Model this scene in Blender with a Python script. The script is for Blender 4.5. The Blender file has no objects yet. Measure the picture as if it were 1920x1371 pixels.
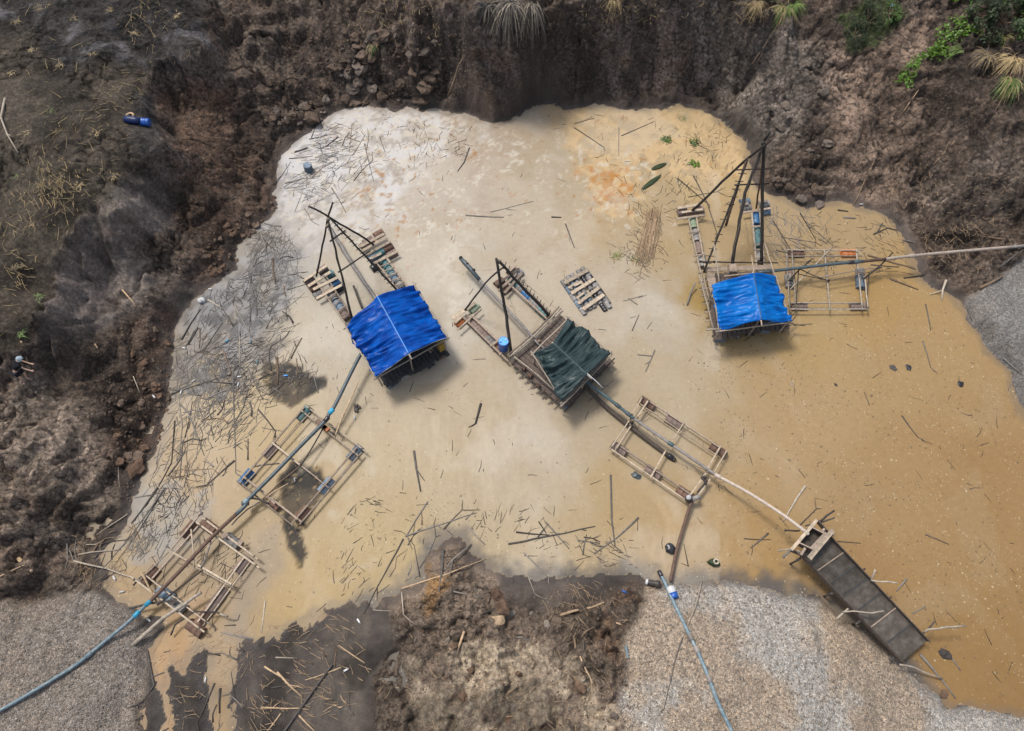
import bpy, math, random
import numpy as np
from mathutils import Vector, Matrix
random.seed(7); RS = np.random.RandomState(11)
SC = bpy.context.scene; COL = SC.collection
R = math.radians

# ------------------------------------------------------------------ camera
H, TILT, F = 34.5, R(26.0), 1280.0            # drone height, degrees off straight down, focal length in photo pixels
ct, st = math.cos(TILT), math.sin(TILT)
cam = bpy.data.cameras.new('camera'); camo = bpy.data.objects.new('camera', cam); COL.objects.link(camo)
camo.location = (0, 0, H); camo.rotation_euler = (TILT, 0, 0)
cam.sensor_width = 36; cam.lens = 24; cam.clip_end = 2000
SC.camera = camo
# ------------------------------------------------------------------ light
SUN_EL, SUN_AZ = R(62), R(-48)                # high sun from the north-west behind thin cloud
w = bpy.data.worlds.new('World'); SC.world = w; w.use_nodes = True
nt = w.node_tree; bg = nt.nodes['Background']
sky = nt.nodes.new('ShaderNodeTexSky'); sky.sky_type = 'NISHITA'; sky.sun_disc = False
sky.sun_elevation = SUN_EL; sky.sun_rotation = SUN_AZ; sky.dust_density = 3.0; sky.air_density = 1.0; sky.ozone_density = 1.0
hsv = nt.nodes.new('ShaderNodeHueSaturation'); hsv.inputs['Saturation'].default_value = .6        # thin cloud whitens the sky
nt.links.new(sky.outputs[0], hsv.inputs['Color']); nt.links.new(hsv.outputs[0], bg.inputs[0]); bg.inputs[1].default_value = 0.15
sl = bpy.data.lights.new('sun', 'SUN'); sl.energy = 2.3; sl.angle = R(12); sl.color = (1, .95, .87)
so = bpy.data.objects.new('sun', sl); COL.objects.link(so)
S = Vector((math.sin(SUN_AZ)*math.cos(SUN_EL), math.cos(SUN_AZ)*math.cos(SUN_EL), math.sin(SUN_EL)))
so.rotation_euler = (-S).to_track_quat('-Z', 'Y').to_euler(); so.location = S*60
SC.view_settings.view_transform = 'Standard'; SC.view_settings.look = 'None'
SC.view_settings.exposure = 0.5; SC.view_settings.gamma = 1.0

# ------------------------------------------------------------------ helpers
def P(px, py, z=0.0):                          # photo pixel -> the point of its sight line at height z
    dx = (px-960)/F; dy0 = -(py-685.5)/F
    dy = dy0*ct + st; dz = dy0*st - ct
    s = (z-H)/dz
    return Vector((s*dx, s*dy, z))
def proj(x, y, z):
    zz = z-H; yc = y*ct + zz*st; zc = y*st - zz*ct
    return 960 + F*x/zc, 685.5 - F*yc/zc
def lin(r, g, b): return tuple(((c/255)/12.92 if c < 10 else ((c/255+.055)/1.055)**2.4) for c in (r, g, b))

_T = np.random.RandomState(3).rand(256, 256).astype(np.float32)
def vnoise(x, y, s=0):
    x = np.asarray(x, dtype=np.float64)+s*17.31; y = np.asarray(y, dtype=np.float64)+s*41.77
    xi = np.floor(x).astype(np.int64); yi = np.floor(y).astype(np.int64)
    fx = x-xi; fy = y-yi; fx = fx*fx*(3-2*fx); fy = fy*fy*(3-2*fy)
    a = _T[xi & 255, yi & 255]; b = _T[(xi+1) & 255, yi & 255]; c = _T[xi & 255, (yi+1) & 255]; d = _T[(xi+1) & 255, (yi+1) & 255]
    return (a*(1-fx)+b*fx)*(1-fy)+(c*(1-fx)+d*fx)*fy
def fbm(x, y, o=4, s=0, g=.5):
    v = 0; a = 1; t = 0
    for i in range(o):
        v = v+a*vnoise(x*2**i, y*2**i, s+i*3); t += a; a *= g
    return v/t
def ridged(x, y, o=3, s=0):
    v = 0; a = 1; t = 0
    for i in range(o):
        v = v+a*(1-np.abs(2*vnoise(x*2**i, y*2**i, s+i*5)-1)); t += a; a *= .5
    return v/t
def sstep(a, b, x):
    t = np.clip((x-a)/(b-a), 0, 1); return t*t*(3-2*t)
def poly_sd(px, py, poly):                     # signed distance to a polygon, + inside
    px = np.asarray(px, dtype=np.float64); py = np.asarray(py, dtype=np.float64)
    d = np.full(px.shape, 1e18); ins = np.zeros(px.shape, bool); n = len(poly)
    for i in range(n):
        x1, y1 = poly[i][:2]; x2, y2 = poly[(i+1) % n][:2]
        ex, ey = x2-x1, y2-y1; L = ex*ex+ey*ey+1e-12
        t = np.clip(((px-x1)*ex+(py-y1)*ey)/L, 0, 1)
        d = np.minimum(d, (px-x1-t*ex)**2+(py-y1-t*ey)**2)
        if y1 != y2:
            c = ((y1 > py) != (y2 > py)) & (px < (x2-x1)*(py-y1)/(y2-y1)+x1)
            ins ^= c
    d = np.sqrt(d); return np.where(ins, d, -d)

def tag(o, label=None, cat=None, group=None, kind=None):
    if label: o['label'] = label
    if cat: o['category'] = cat
    if group: o['group'] = group
    if kind: o['kind'] = kind
    return o
def empty(name, loc):
    o = bpy.data.objects.new(name, None); o.location = loc; o.empty_display_size = .3; COL.objects.link(o); return o

class MB:                                      # gathers verts and faces of one mesh
    def __init__(s): s.v = []; s.f = []
    def tube(s, pts, r, n=7, cap=True, wob=0):
        pts = [Vector(p) for p in pts]; m = len(pts)
        if not hasattr(r, '__len__'): r = [r]*m
        b = len(s.v); prev = None
        for i, p in enumerate(pts):
            t = (pts[min(i+1, m-1)]-pts[max(i-1, 0)]); t = t.normalized() if t.length > 1e-9 else Vector((0, 0, 1))
            if prev is None:
                u = t.cross(Vector((0, 0, 1)));
                if u.length < 1e-3: u = Vector((1, 0, 0))
            else: u = prev-t*prev.dot(t)
            u.normalize(); prev = u; v = t.cross(u)
            for k in range(n):
                a = 2*math.pi*k/n; rr = r[i]*(1+wob*(random.random()-.5))
                s.v.append(p+u*math.cos(a)*rr+v*math.sin(a)*rr)
        for i in range(m-1):
            for k in range(n):
                k2 = (k+1) % n
                s.f.append((b+i*n+k, b+i*n+k2, b+(i+1)*n+k2, b+(i+1)*n+k))
        if cap:
            s.f.append(tuple(b+k for k in range(n))[::-1]); s.f.append(tuple(b+(m-1)*n+k for k in range(n)))
        return s
    def beam(s, p, q, w=.08, h=.05):           # a board or squared pole
        p = Vector(p); q = Vector(q); t = (q-p).normalized(); u = t.cross(Vector((0, 0, 1)))
        if u.length < 1e-3: u = Vector((1, 0, 0))
        u.normalize(); v = u.cross(t); b = len(s.v)
        for e in (p, q):
            for a, c in ((-1, -1), (1, -1), (1, 1), (-1, 1)): s.v.append(e+u*a*w/2+v*c*h/2)
        s.f += [(b, b+1, b+2, b+3), (b+7, b+6, b+5, b+4)]+[(b+i, b+4+i, b+4+(i+1) % 4, b+(i+1) % 4) for i in range(4)]
        return s
    def lathe(s, p, q, prof, n=18):            # prof: (fraction along axis, radius)
        p = Vector(p); q = Vector(q); return s.tube([p+(q-p)*a for a, _ in prof], [r for _, r in prof], n)
    def box(s, c, d, rz=0):
        b = len(s.v); m = Matrix.Rotation(rz, 3, 'Z')
        for z in (-1, 1):
            for a, e in ((-1, -1), (1, -1), (1, 1), (-1, 1)): s.v.append(Vector(c)+m @ Vector((a*d[0]/2, e*d[1]/2, z*d[2]/2)))
        s.f += [(b+3, b+2, b+1, b), (b+4, b+5, b+6, b+7)]+[(b+i, b+(i+1) % 4, b+4+(i+1) % 4, b+4+i) for i in range(4)]
        return s
    def build(s, name, mat, parent=None, smooth=False, origin=None):
        if parent is not None: o0 = Vector(parent.matrix_world.translation) if parent.parent is None and parent.type != 'EMPTY' else base_of(parent)
        else: o0 = Vector(origin) if origin is not None else sum((Vector(v) for v in s.v), Vector())/len(s.v)
        me = bpy.data.meshes.new(name); me.from_pydata([tuple(Vector(v)-o0) for v in s.v], [], s.f)
        me.materials.append(mat)
        if smooth: me.polygons.foreach_set('use_smooth', [True]*len(me.polygons))
        me.update()
        o = bpy.data.objects.new(name, me); COL.objects.link(o)
        if parent is not None: o.parent = parent; o['_base'] = tuple(o0)
        else: o.location = o0
        return o
def base_of(o):
    if '_base' in o.keys(): return Vector(o['_base'])
    return Vector(o.location)

def np_mesh(name, verts, faces4=None, mat=None, smooth=True):
    me = bpy.data.meshes.new(name); nf = len(faces4); k = faces4.shape[1]
    me.vertices.add(len(verts)); me.vertices.foreach_set('co', np.asarray(verts, dtype=np.float32).ravel())
    me.loops.add(nf*k); me.loops.foreach_set('vertex_index', faces4.astype(np.int32).ravel())
    me.polygons.add(nf); me.polygons.foreach_set('loop_start', np.arange(0, nf*k, k, dtype=np.int32))
    me.polygons.foreach_set('use_smooth', np.full(nf, smooth))
    me.update(calc_edges=True)
    if mat: me.materials.append(mat)
    o = bpy.data.objects.new(name, me); COL.objects.link(o); return o
def attr(o, name, arr):
    a = o.data.attributes.new(name, 'FLOAT_COLOR', 'POINT')
    c = np.ones((len(o.data.vertices), 4), np.float32); c[:, :arr.shape[1]] = arr; a.data.foreach_set('color', c.ravel())

# ------------------------------------------------------------------ materials
class NT:
    def __init__(s, name):
        s.m = bpy.data.materials.new(name); s.m.use_nodes = True; s.t = s.m.node_tree; s.b = s.t.nodes['Principled BSDF']
    def n(s, typ, **kw):
        n = s.t.nodes.new('ShaderNode'+typ)
        for k, v in kw.items():
            if k.startswith('i_'):
                key = k[2:]; n.inputs[int(key) if key.isdigit() else key].default_value = v
            else: setattr(n, k, v)
        return n
    def l(s, a, b): s.t.links.new(a, b)
    def mix(s, blend, fac, a, b):
        n = s.n('Mix', data_type='RGBA', blend_type=blend)
        for i, v in ((0, fac), (6, a), (7, b)):
            if isinstance(v, (int, float)): n.inputs[i].default_value = v
            elif isinstance(v, tuple): n.inputs[i].default_value = (*v[:3], 1)
            else: s.l(v, n.inputs[i])
        return n.outputs[2]
    def ramp(s, x, *st):
        n = s.n('ValToRGB'); e = n.color_ramp.elements
        while len(e) < len(st): e.new(.5)
        for i, (p, c) in enumerate(st):
            e[i].position = p; e[i].color = (*(c if isinstance(c, tuple) else (c, c, c)), 1)
        s.l(x, n.inputs[0]); return n.outputs[0]
    def math(s, op, a, b):
        n = s.n('Math', operation=op)
        for i, v in ((0, a), (1, b)):
            if isinstance(v, (int, float)): n.inputs[i].default_value = v
            else: s.l(v, n.inputs[i])
        return n.outputs[0]
    def bump(s, h, strength=.5, dist=.02, prev=None):
        n = s.n('Bump', i_Strength=strength, i_Distance=dist); s.l(h, n.inputs['Height'])
        if prev is not None: s.l(prev, n.inputs['Normal'])
        return n.outputs[0]
_mats = {}
def simple(name, col, rough=.8, var=.35, scale=6, bump=.3, spec=.3, dirt=None, objvar=.25):
    if name in _mats: return _mats[name]
    T = NT(name); tc = T.n('TexCoord'); oi = T.n('ObjectInfo')
    n1 = T.n('TexNoise', i_Scale=scale, i_Detail=6.0, i_Roughness=.65); T.l(tc.outputs['Object'], n1.inputs['Vector'])
    n2 = T.n('TexNoise', i_Scale=scale*7, i_Detail=3.0); T.l(tc.outputs['Object'], n2.inputs['Vector'])
    lo = tuple(c*(1-var) for c in col); hi = tuple(min(1, c*(1+var)) for c in col)
    c = T.ramp(n1.outputs['Fac'], (.3, lo), (.7, hi))
    c = T.mix('MULTIPLY', .5, c, T.ramp(n2.outputs['Fac'], (.35, .6), (.65, 1.0)))
    if dirt: c = T.mix('MIX', T.ramp(n1.outputs['Fac'], (.52, 0.0), (.68, .8)), c, dirt)
    if objvar:
        hs = T.n('HueSaturation'); v = T.n('MapRange', i_3=1-objvar, i_4=1+objvar); T.l(oi.outputs['Random'], v.inputs[0])
        T.l(v.outputs[0], hs.inputs['Value']); T.l(c, hs.inputs['Color']); c = hs.outputs[0]
    T.l(c, T.b.inputs['Base Color']); T.b.inputs['Roughness'].default_value = rough; T.b.inputs['Specular IOR Level'].default_value = spec
    if bump: T.l(T.bump(n2.outputs['Fac'], bump, .01), T.b.inputs['Normal'])
    _mats[name] = T.m; return T.m
M = dict(
    wood=simple('weathered_wood', (.25, .195, .15)), wood_pale=simple('pale_wood', (.36, .29, .215)),
    wood_dark=simple('dark_wet_wood', (.075, .058, .047)), bamboo=simple('grey_bamboo', (.30, .255, .205)),
    pole=simple('dark_pole', (.04, .034, .03)), pole_brown=simple('brown_pole', (.10, .062, .045)),
    deck=simple('deck_boards', (.105, .08, .066)), deck_black=simple('black_deck_boards', (.045, .045, .046)),
    rust=simple('rust_drum', (.155, .09, .065), .75, dirt=(.13, .10, .08)), pink=simple('faded_drum', (.19, .14, .122), .75, dirt=(.14, .11, .09)),
    teal=simple('teal_drum', (.09, .19, .20), .6, dirt=(.16, .14, .11)), bluegrey=simple('blue_grey_drum', (.13, .18, .23), .6, dirt=(.17, .15, .13)),
    blue=simple('blue_drum', (.03, .11, .24), .4, dirt=(.12, .16, .2)), green=simple('green_drum', (.17, .22, .15), .6, dirt=(.15, .13, .1)),
    orange=simple('orange_drum', (.50, .16, .05), .55, dirt=(.3, .16, .09)), greydrum=simple('grey_drum', (.21, .2, .19), .7),
    brightblue=simple('bright_blue_plastic', (.008, .075, .33), .3, .15, objvar=.05, spec=.5), lid=simple('pale_blue_lid', (.10, .34, .72), .35, .2, objvar=0),
    pipe_dark=simple('dark_pipe', (.055, .075, .085), .45, .3, spec=.45), pipe_teal=simple('dark_teal_pipe', (.05, .085, .095), .4, .25, spec=.5),
    pipe_grey=simple('grey_pipe', (.22, .2, .185), .55, .3), pipe_blue=simple('pale_blue_pipe', (.15, .215, .25), .4, .2, dirt=(.3, .32, .3)),
    pipe_tan=simple('tan_pipe', (.36, .30, .25), .5, .25), cyan=simple('cyan_coupling', (.03, .27, .42), .4),
    rope=simple('rope', (.2, .17, .12)), black=simple('black_plastic', (.018, .018, .022), .3, spec=.5), white=simple('white_plastic', (.5, .5, .5), .4, .1),
    tread=simple('sluice_mat', (.062, .052, .042), .6, .45, 2.5, dirt=(.085, .078, .07), objvar=.38), skin=simple('skin', (.50, .32, .24), .55, .1, objvar=0),
    cloth_black=simple('black_cloth', (.008, .009, .014), .9, .2), cloth_grey=simple('pale_grey_cloth', (.34, .42, .46), .9, .1),
    stick_dark=simple('dark_stick', (.058, .05, .045), objvar=.5), stick_grey=simple('grey_stick', (.155, .14, .125), objvar=.45),
    stick_brown=simple('brown_stick', (.16, .11, .075), objvar=.35), stick_tan=simple('tan_stick', (.38, .27, .17), objvar=.25),
    stick_pale=simple('pale_stick', (.34, .29, .23), objvar=.25), leaf=simple('leaf_green', (.05, .09, .018), .5, .45, 3, objvar=.3, bump=0),
    leaf_bright=simple('bright_leaf', (.085, .17, .015), .45, .35, 2, bump=0), leaf_dark=simple('dark_leaf', (.022, .036, .012), .6, .4, 2, bump=0),
    straw=simple('dry_grass', (.36, .27, .14), .8, .4, 3, bump=0), straw_dark=simple('burnt_grass', (.10, .085, .07), .8, .4, 3, bump=0), burnt=simple('black_grass', (.02, .02, .022), .8, .4, 3, bump=0), straw_grey=simple('grey_straw', (.26, .22, .17), .8, .4, 3, bump=0),
    blade=simple('green_grass', (.13, .19, .05), .6, .4, 3, bump=0),
    clod=simple('brown_clod', (.105, .076, .057), .95, .4, 4, .9, .2), clod_red=simple('red_brown_clod', (.11, .07, .048), .95, .4, 4, .9, .2),
    clod_grey=simple('grey_clod', (.12, .097, .08), .95, .35, 4, .9, .2), stone=simple('stone', (.2, .17, .14), .85, .4, 6, .5, .2),
    yellow=simple('ochre_cloth', (.34, .22, .04), .8, .2), engine=simple('oily_engine', (.06, .05, .045), .5, .4))
def tarp_mat(name, col, hi, tear):
    T = NT(name); tc = T.n('TexCoord')
    n1 = T.n('TexNoise', i_Scale=1.3, i_Detail=5.0, i_Roughness=.6); T.l(tc.outputs['Object'], n1.inputs['Vector'])
    n2 = T.n('TexNoise', i_Scale=9.0, i_Detail=4.0); T.l(tc.outputs['Object'], n2.inputs['Vector'])
    c = T.ramp(n1.outputs['Fac'], (.32, col), (.72, hi))
    c = T.mix('MIX', T.ramp(n2.outputs['Fac'], (.60, 0.0), (.78, tear)), c, tuple(min(1, x*1.3+.03) for x in hi))
    T.l(c, T.b.inputs['Base Color']); T.b.inputs['Roughness'].default_value = .34; T.b.inputs['Specular IOR Level'].default_value = .14
    T.l(T.bump(n2.outputs['Fac'], .25, .015), T.b.inputs['Normal']); return T.m
M['tarp_blue'] = tarp_mat('blue_tarpaulin', (.0, .027, .18), (.0, .075, .35), .08)
M['tarp_bright'] = tarp_mat('faded_blue_tarpaulin', (.0, .062, .27), (.0, .125, .40), .2)
M['tarp_green'] = tarp_mat('dark_green_tarpaulin', (.016, .030, .032), (.038, .056, .058), .4)

# ------------------------------------------------------------------ ground shape
SHORE = [(525,290),(545,272),(575,250),(604,230),(632,212),(655,200),(690,197),(702,203),(722,205),(742,209),(762,201),(790,207),(815,205),(850,213),(870,212),(900,224),(925,233),(950,228),(980,212),(1008,198),(1030,193),(1060,206),(1085,203),(1110,199),(1130,195),(1150,203),(1180,207),(1210,203),(1240,205),(1270,200),(1300,201),(1330,212),(1346,226),(1370,246),(1390,264),(1399,282),(1402,305),(1412,332),(1422,352),(1440,362),(1465,370),(1490,386),(1515,394),(1540,380),(1570,377),(1595,382),(1604,392),(1640,394),(1665,408),(1686,430),(1700,460),(1712,492),(1724,520),(1745,540),(1775,549),(1793,560),(1805,582),(1816,606),(1836,632),(1850,660),(1880,686),(1896,712),(1895,735),(1905,755),(1922,778),(2010,870),(2100,1000),(2120,1300),(2040,1380),(1920,1346),(1870,1335),(1820,1322),(1790,1331),(1772,1322),(1757,1302),(1738,1280),(1718,1264),(1698,1250),(1660,1215),(1600,1166),(1562,1137),(1530,1121),(1480,1109),(1420,1099),(1360,1091),(1310,1088),(1270,1092),(1240,1096),(1214,1090),(1200,1073),(1180,1066),(1150,1078),(1110,1085),(1060,1082),(1010,1083),(960,1080),(930,1072),(905,1056),(887,1036),(872,1012),(850,1005),(826,1011),(808,1030),(796,1060),(786,1085),(766,1104),(735,1115),(705,1130),(662,1128),(640,1142),(624,1136),(606,1158),(588,1152),(566,1168),(548,1172),(515,1196),(488,1203),(452,1200),(446,1230),(438,1290),(432,1380),(428,1480),(392,1480),(398,1380),(400,1310),(385,1270),(392,1225),(370,1215),(352,1240),(345,1262),(322,1240),(312,1262),(316,1300),(330,1340),(336,1380),(330,1480),(280,1480),(288,1380),(305,1350),(300,1310),(290,1270),(284,1225),(298,1195),(312,1176),(300,1158),(272,1158),(240,1140),(216,1118),(204,1096),(216,1078),(204,1062),(190,1040),(200,1022),(226,1000),(245,962),(258,925),(270,893),(285,862),(297,840),(310,800),(315,762),(330,740),(321,718),(325,690),(330,650),(327,620),(344,590),(370,556),(395,538),(430,520),(455,506),(446,488),(450,460),(480,430),(508,402),(521,384),(515,365),(522,330)]
shore_w = [tuple(P(x, y, 0)[:2]) for x, y in SHORE]
CTRL = [  # (photo x, photo y, height): heights of the banks
 (440,20,4.6),(520,-30,5.2),(600,-40,5.6),(560,60,3.4),(480,110,3.0),(420,180,2.6),(350,250,2.8),(500,180,1.9),(600,130,2.0),(640,90,2.8),(700,60,3.6),(690,120,1.9),(620,180,.7),(740,110,2.4),(790,150,1.4),(820,80,3.8),(500,240,1.2),(450,290,1.3),(430,350,1.5),(380,330,2.0),(340,380,2.1),(400,430,1.3),(470,400,.6),(420,480,.6),(340,460,1.9),(290,480,2.2),(320,540,1.1),(260,560,1.9),(200,600,2.3),(290,620,.8),(230,660,1.5),(285,720,.6),(200,720,1.7),(120,720,2.5),(50,720,3.1),(0,730,3.5),(-80,760,4),(0,850,3.3),(100,850,2.3),(180,850,1.4),(245,830,.6),(0,950,2.9),(80,960,1.9),(150,960,1.0),(205,965,.35),(0,1050,1.9),(60,1060,1.2),(120,1050,.6),(170,1060,.22),(0,1120,1.0),(100,1120,.45),(190,1120,.22),(100,1160,.75),(200,1170,.5),(100,1250,1.1),(0,1371,1.5),(200,1300,.75),(262,1290,.2),(150,1371,1.0),(-100,1250,1.7),(-100,1450,1.9),(100,1500,1.4),
 (450,1330,.08),(560,1210,.08),(600,1300,.16),(700,1180,.14),(690,1280,.25),(500,1371,.1),(360,1300,.05),(365,1380,.06),(310,1215,.05),(410,1245,.03),
 (830,1040,.32),(843,1090,.5),(850,1160,.75),(800,1200,.5),(900,1110,.4),(975,1120,.12),(1060,1125,.18),(1000,1250,1.0),(900,1300,1.0),(1100,1200,.8),(1160,1130,.45),(1165,1250,.9),(1000,1371,1.2),(800,1371,.9),(1150,1371,1.0),(700,1371,.5),(600,1500,.4),(1000,1500,1.5),
 (1250,1150,.55),(1300,1200,1.0),(1400,1170,.9),(1500,1200,1.1),(1400,1300,1.7),(1600,1240,.8),(1550,1330,1.4),(1700,1320,.55),(1200,1300,.95),(1300,1371,1.7),(1500,1420,1.7),(1755,1350,.3),(1860,1368,.4),(1210,1130,.35),(1300,1500,2),(1800,1500,1),(2000,1480,.8),
 (1480,20,5.9),(1560,0,6.3),(1530,100,4.6),(1440,150,3.3),(1400,215,1.6),(1450,260,1.3),(1500,200,2.6),(1600,190,3.5),(1640,100,4.9),(1700,100,5.1),(1660,300,2.0),(1560,300,1.5),(1450,335,.5),(1520,355,.6),(1600,350,.9),(1800,250,3.7),(1790,130,5.2),(1900,150,5.6),(1920,0,7),(1750,-10,6.5),(1900,300,3.2),(1850,400,1.9),(1920,420,2.1),(1740,400,1.1),(1740,470,.55),(1800,490,.8),(1800,540,.5),(1860,470,1.2),(1920,500,1.3),(1920,620,1.3),(1905,690,.4),(1860,570,.9),(1850,620,.6),(2100,300,5),(2100,600,2),(2150,900,1.5)]
EDGES = [  # scarp lines: edge points, height of the edge, drop, run of the face
 ([(390,-40),(392,40),(380,104),(335,116),(288,122),(274,150),(272,200),(288,240),(306,268),(258,292),(236,328),(206,384),(136,440),(102,480)], 5.2, 2.3, .45),
 ([(94,530),(72,600),(20,655),(-60,690)], 4.9, 1.5, .5),
 ([(830,6),(850,10),(880,30),(940,42),(1000,36),(1050,14),(1100,2),(1160,-2),(1250,-4),(1330,-2),(1400,8),(1450,14)], 6.3, 5.2, 1.25)]
pts = [(x, y, 0.0) for x, y in shore_w]
for x, y, z in CTRL: pts.append(tuple(P(x, y, z)))
cen = Vector((1, 22, 0))
for E, z, drop, run in EDGES:
    for i, (x, y) in enumerate(E):
        p = P(x, y, z)
        a = P(*E[max(i-1, 0)], z); b = P(*E[min(i+1, len(E)-1)], z); t = (b-a); nrm = Vector((t.y, -t.x, 0)).normalized()
        if nrm.dot(cen-p) < 0: nrm = -nrm
        pts.append(tuple(p)); q = p-nrm*.8; pts.append((q.x, q.y, z+.1)); q = p+nrm*run; pts.append((q.x, q.y, z-drop))
for x, y, z in [(-45,45,6.5),(-60,30,6),(-60,10,5),(-30,58,6.5),(0,58,7),(20,58,7),(45,55,8),(60,35,5),(-45,-10,2.5),(0,-14,2),(45,-8,1.5),(-22,48,5.4),(-28,40,5.4),(-32,34,5.3),(-30,24,5),(-36,26,5.4),(-26,42,5.4),(0,46,6.8),(10,46,6.8),(-10,50,6.5),(-150,0,6),(150,0,4),(0,160,9),(0,-120,2)]: pts.append((x, y, z))
pts = np.array(pts); C2 = pts[:, :2]
Dm = np.sqrt(((C2[:, None]-C2[None])**2).sum(-1)); A = np.zeros((len(pts)+3,)*2)
A[:-3, :-3] = Dm+np.eye(len(pts))*1e-3; A[:-3, -3] = 1; A[:-3, -2:] = C2; A[-3, :-3] = 1; A[-2:, :-3] = C2.T
W = np.linalg.solve(A, np.concatenate([pts[:, 2], np.zeros(3)]))
def rbf(x, y):
    out = np.zeros(x.size); x = x.ravel(); y = y.ravel()
    for i in range(0, x.size, 60000):
        xx = x[i:i+60000]; yy = y[i:i+60000]
        out[i:i+60000] = np.sqrt((xx[:, None]-C2[None, :, 0])**2+(yy[:, None]-C2[None, :, 1])**2) @ W[:-3]+W[-3]+W[-2]*xx+W[-1]*yy
    return out
def axis(*segs):
    a = [np.arange(s, e, d) for s, e, d in segs]; return np.concatenate(a)
XS = axis((-150, -60, 6), (-60, -44, .6), (-44, 44, .11), (44, 60, .6), (60, 151, 6))
YS = axis((-120, -20, 6), (-20, -2, .4), (-2, 34, .10), (34, 40, .05), (40, 52, .12), (52, 62, .5), (62, 160, 6))
GX, GY = np.meshgrid(XS, YS); gx = GX.ravel(); gy = GY.ravel()
wx = gx+(fbm(gx*.6, gy*.6, 3, 1)-.5)*.9; wy = gy+(fbm(gx*.6, gy*.6, 3, 2)-.5)*.9
wx2 = gx+(fbm(gx*.9, gy*.25, 3, 5)-.5)*1.2; wy2 = gy+(fbm(gx*1.1, gy*.2, 3, 6)-.5)*1.6     # fluting of the faces
h0 = rbf(gx, gy)
sd0 = poly_sd(gx, gy, shore_w)                 # + in the water
sd = sd0+((fbm(gx*1.1, gy*1.1, 3, 12)-.5)*.7+(fbm(gx*4, gy*4, 3, 13)-.5)*.32)*sstep(3, .3, np.abs(sd0))*.9
sd += ((fbm(gx*2.6, gy*1.0, 4, 17)-.5)*.9)*sstep(2, .2, np.abs(sd0))*((gx < -5) & (gx > -14.5) & (gy < 9))
n_edge = (fbm(gx*2.2, gy*2.2, 4, 9)-.5)*.55
h1 = rbf(wx2, wy2)
d_land = np.maximum(-sd, 0)
k = sstep(.2, 2.2, d_land)
hb = h0*(1-k)+h1*k
hb = np.maximum(hb, .03*np.minimum(d_land, 2))
ppx, ppy = proj(gx, gy, hb)                    # where each ground point lies in the photo, to tell the kinds of soil apart
def region(poly, feather=18, noise=26, s=0):
    sdv = poly_sd(ppx, ppy, poly)+(fbm(gx*.8, gy*.8, 4, 20+s)-.5)*2*noise
    return sstep(-feather, feather, sdv)
m_gravL = region([(-300,1118),(0,1132),(60,1122),(110,1112),(190,1116),(240,1134),(285,1190),(286,1250),(272,1310),(264,1371),(260,1600),(-300,1600)], 11, 18)
m_gravR = region([(1222,1096),(1300,1090),(1400,1098),(1500,1114),(1600,1166),(1700,1250),(1760,1310),(1772,1371),(1800,1600),(1150,1600),(1165,1330),(1170,1210),(1195,1150)], 12, 20, 1)
m_gravE = region([(1808,580),(1818,556),(1860,528),(1925,480),(2300,430),(2300,1000),(1930,790),(1890,730),(1880,690),(1840,640)], 6, 8, 2)
m_gravS = region([(1765,1330),(1830,1326),(1930,1348),(2100,1400),(2100,1500),(1770,1480)], 4, 6, 3)
m_grav = np.clip(m_gravL+m_gravR+m_gravE+m_gravS, 0, 1)
m_sand = region([(640,1140),(600,1160),(510,1200),(455,1210),(425,1300),(410,1600),(720,1600),(705,1330),(700,1270),(745,1215),(730,1150),(700,1128)], 8, 10, 4)
m_sand = np.maximum(m_sand, region([(270,1180),(460,1180),(450,1600),(270,1600)], 6, 6, 5)*(1-m_grav))
m_sand = np.maximum(m_sand, .8*region([(930,1075),(1190,1070),(1160,1110),(1020,1150),(940,1130)], 10, 14, 6))
m_burn = region([(-200,-200),(392,-200),(394,50),(375,115),(290,125),(190,100),(120,140),(60,60),(-200,70)], 20, 40, 7)
m_burn = np.maximum(m_burn, .9*region([(250,180),(285,190),(312,270),(262,300),(235,262)], 8, 12, 8))
m_plat = region([(-300,-100),(395,-100),(380,110),(288,122),(274,200),(305,268),(236,328),(136,440),(95,520),(70,600),(20,655),(-300,720)], 10, 8, 9)
m_grey = region([(1380,60),(1500,40),(1570,120),(1480,260),(1430,300),(1395,250),(1330,180),(1290,100),(1280,-40),(1430,-40)], 25, 34, 10)
m_greyW = region([(235,320),(330,330),(320,420),(250,470),(300,530),(230,600),(150,640),(90,700),(70,640),(110,520),(140,450)], 18, 20, 11)
m_pale = region([(780,1240),(860,1200),(1000,1190),(1080,1240),(1150,1330),(1180,1420),(760,1420),(770,1330)], 20, 46, 12)
m_red = region([(290,180),(420,170),(520,280),(510,380),(440,460),(370,520),(340,420),(330,300)], 25, 30, 13)
m_red = np.maximum(m_red, .8*region([(250,620),(330,560),(330,720),(310,820),(250,880),(170,880),(230,720)], 20, 20, 14))
m_scree = region([(1560,90),(1760,20),(1730,150),(1740,300),(1700,380),(1640,390),(1560,360),(1540,250),(1560,150)], 20, 30, 15)
m_och = region([(815,1012),(880,1015),(890,1060),(840,1110),(800,1150),(790,1080)], 8, 12, 16)
m_orang = .8*region([(1140,1110),(1205,1090),(1195,1160),(1150,1250),(1110,1200)], 12, 18, 17)
m_green = .8*region([(-100,150),(120,180),(260,330),(200,390),(60,540),(-100,640)], 25, 60, 18)*sstep(.45, .62, fbm(gx*1.3, gy*1.3, 4, 31))
m_greenT = region([(1570,25),(1680,0),(1700,30),(1650,90),(1590,100)], 8, 14, 19)
wet = sstep(.75, .05, d_land+.5*(fbm(gx*1.5, gy*1.5, 3, 40)-.5))*(sd < .3)
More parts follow.
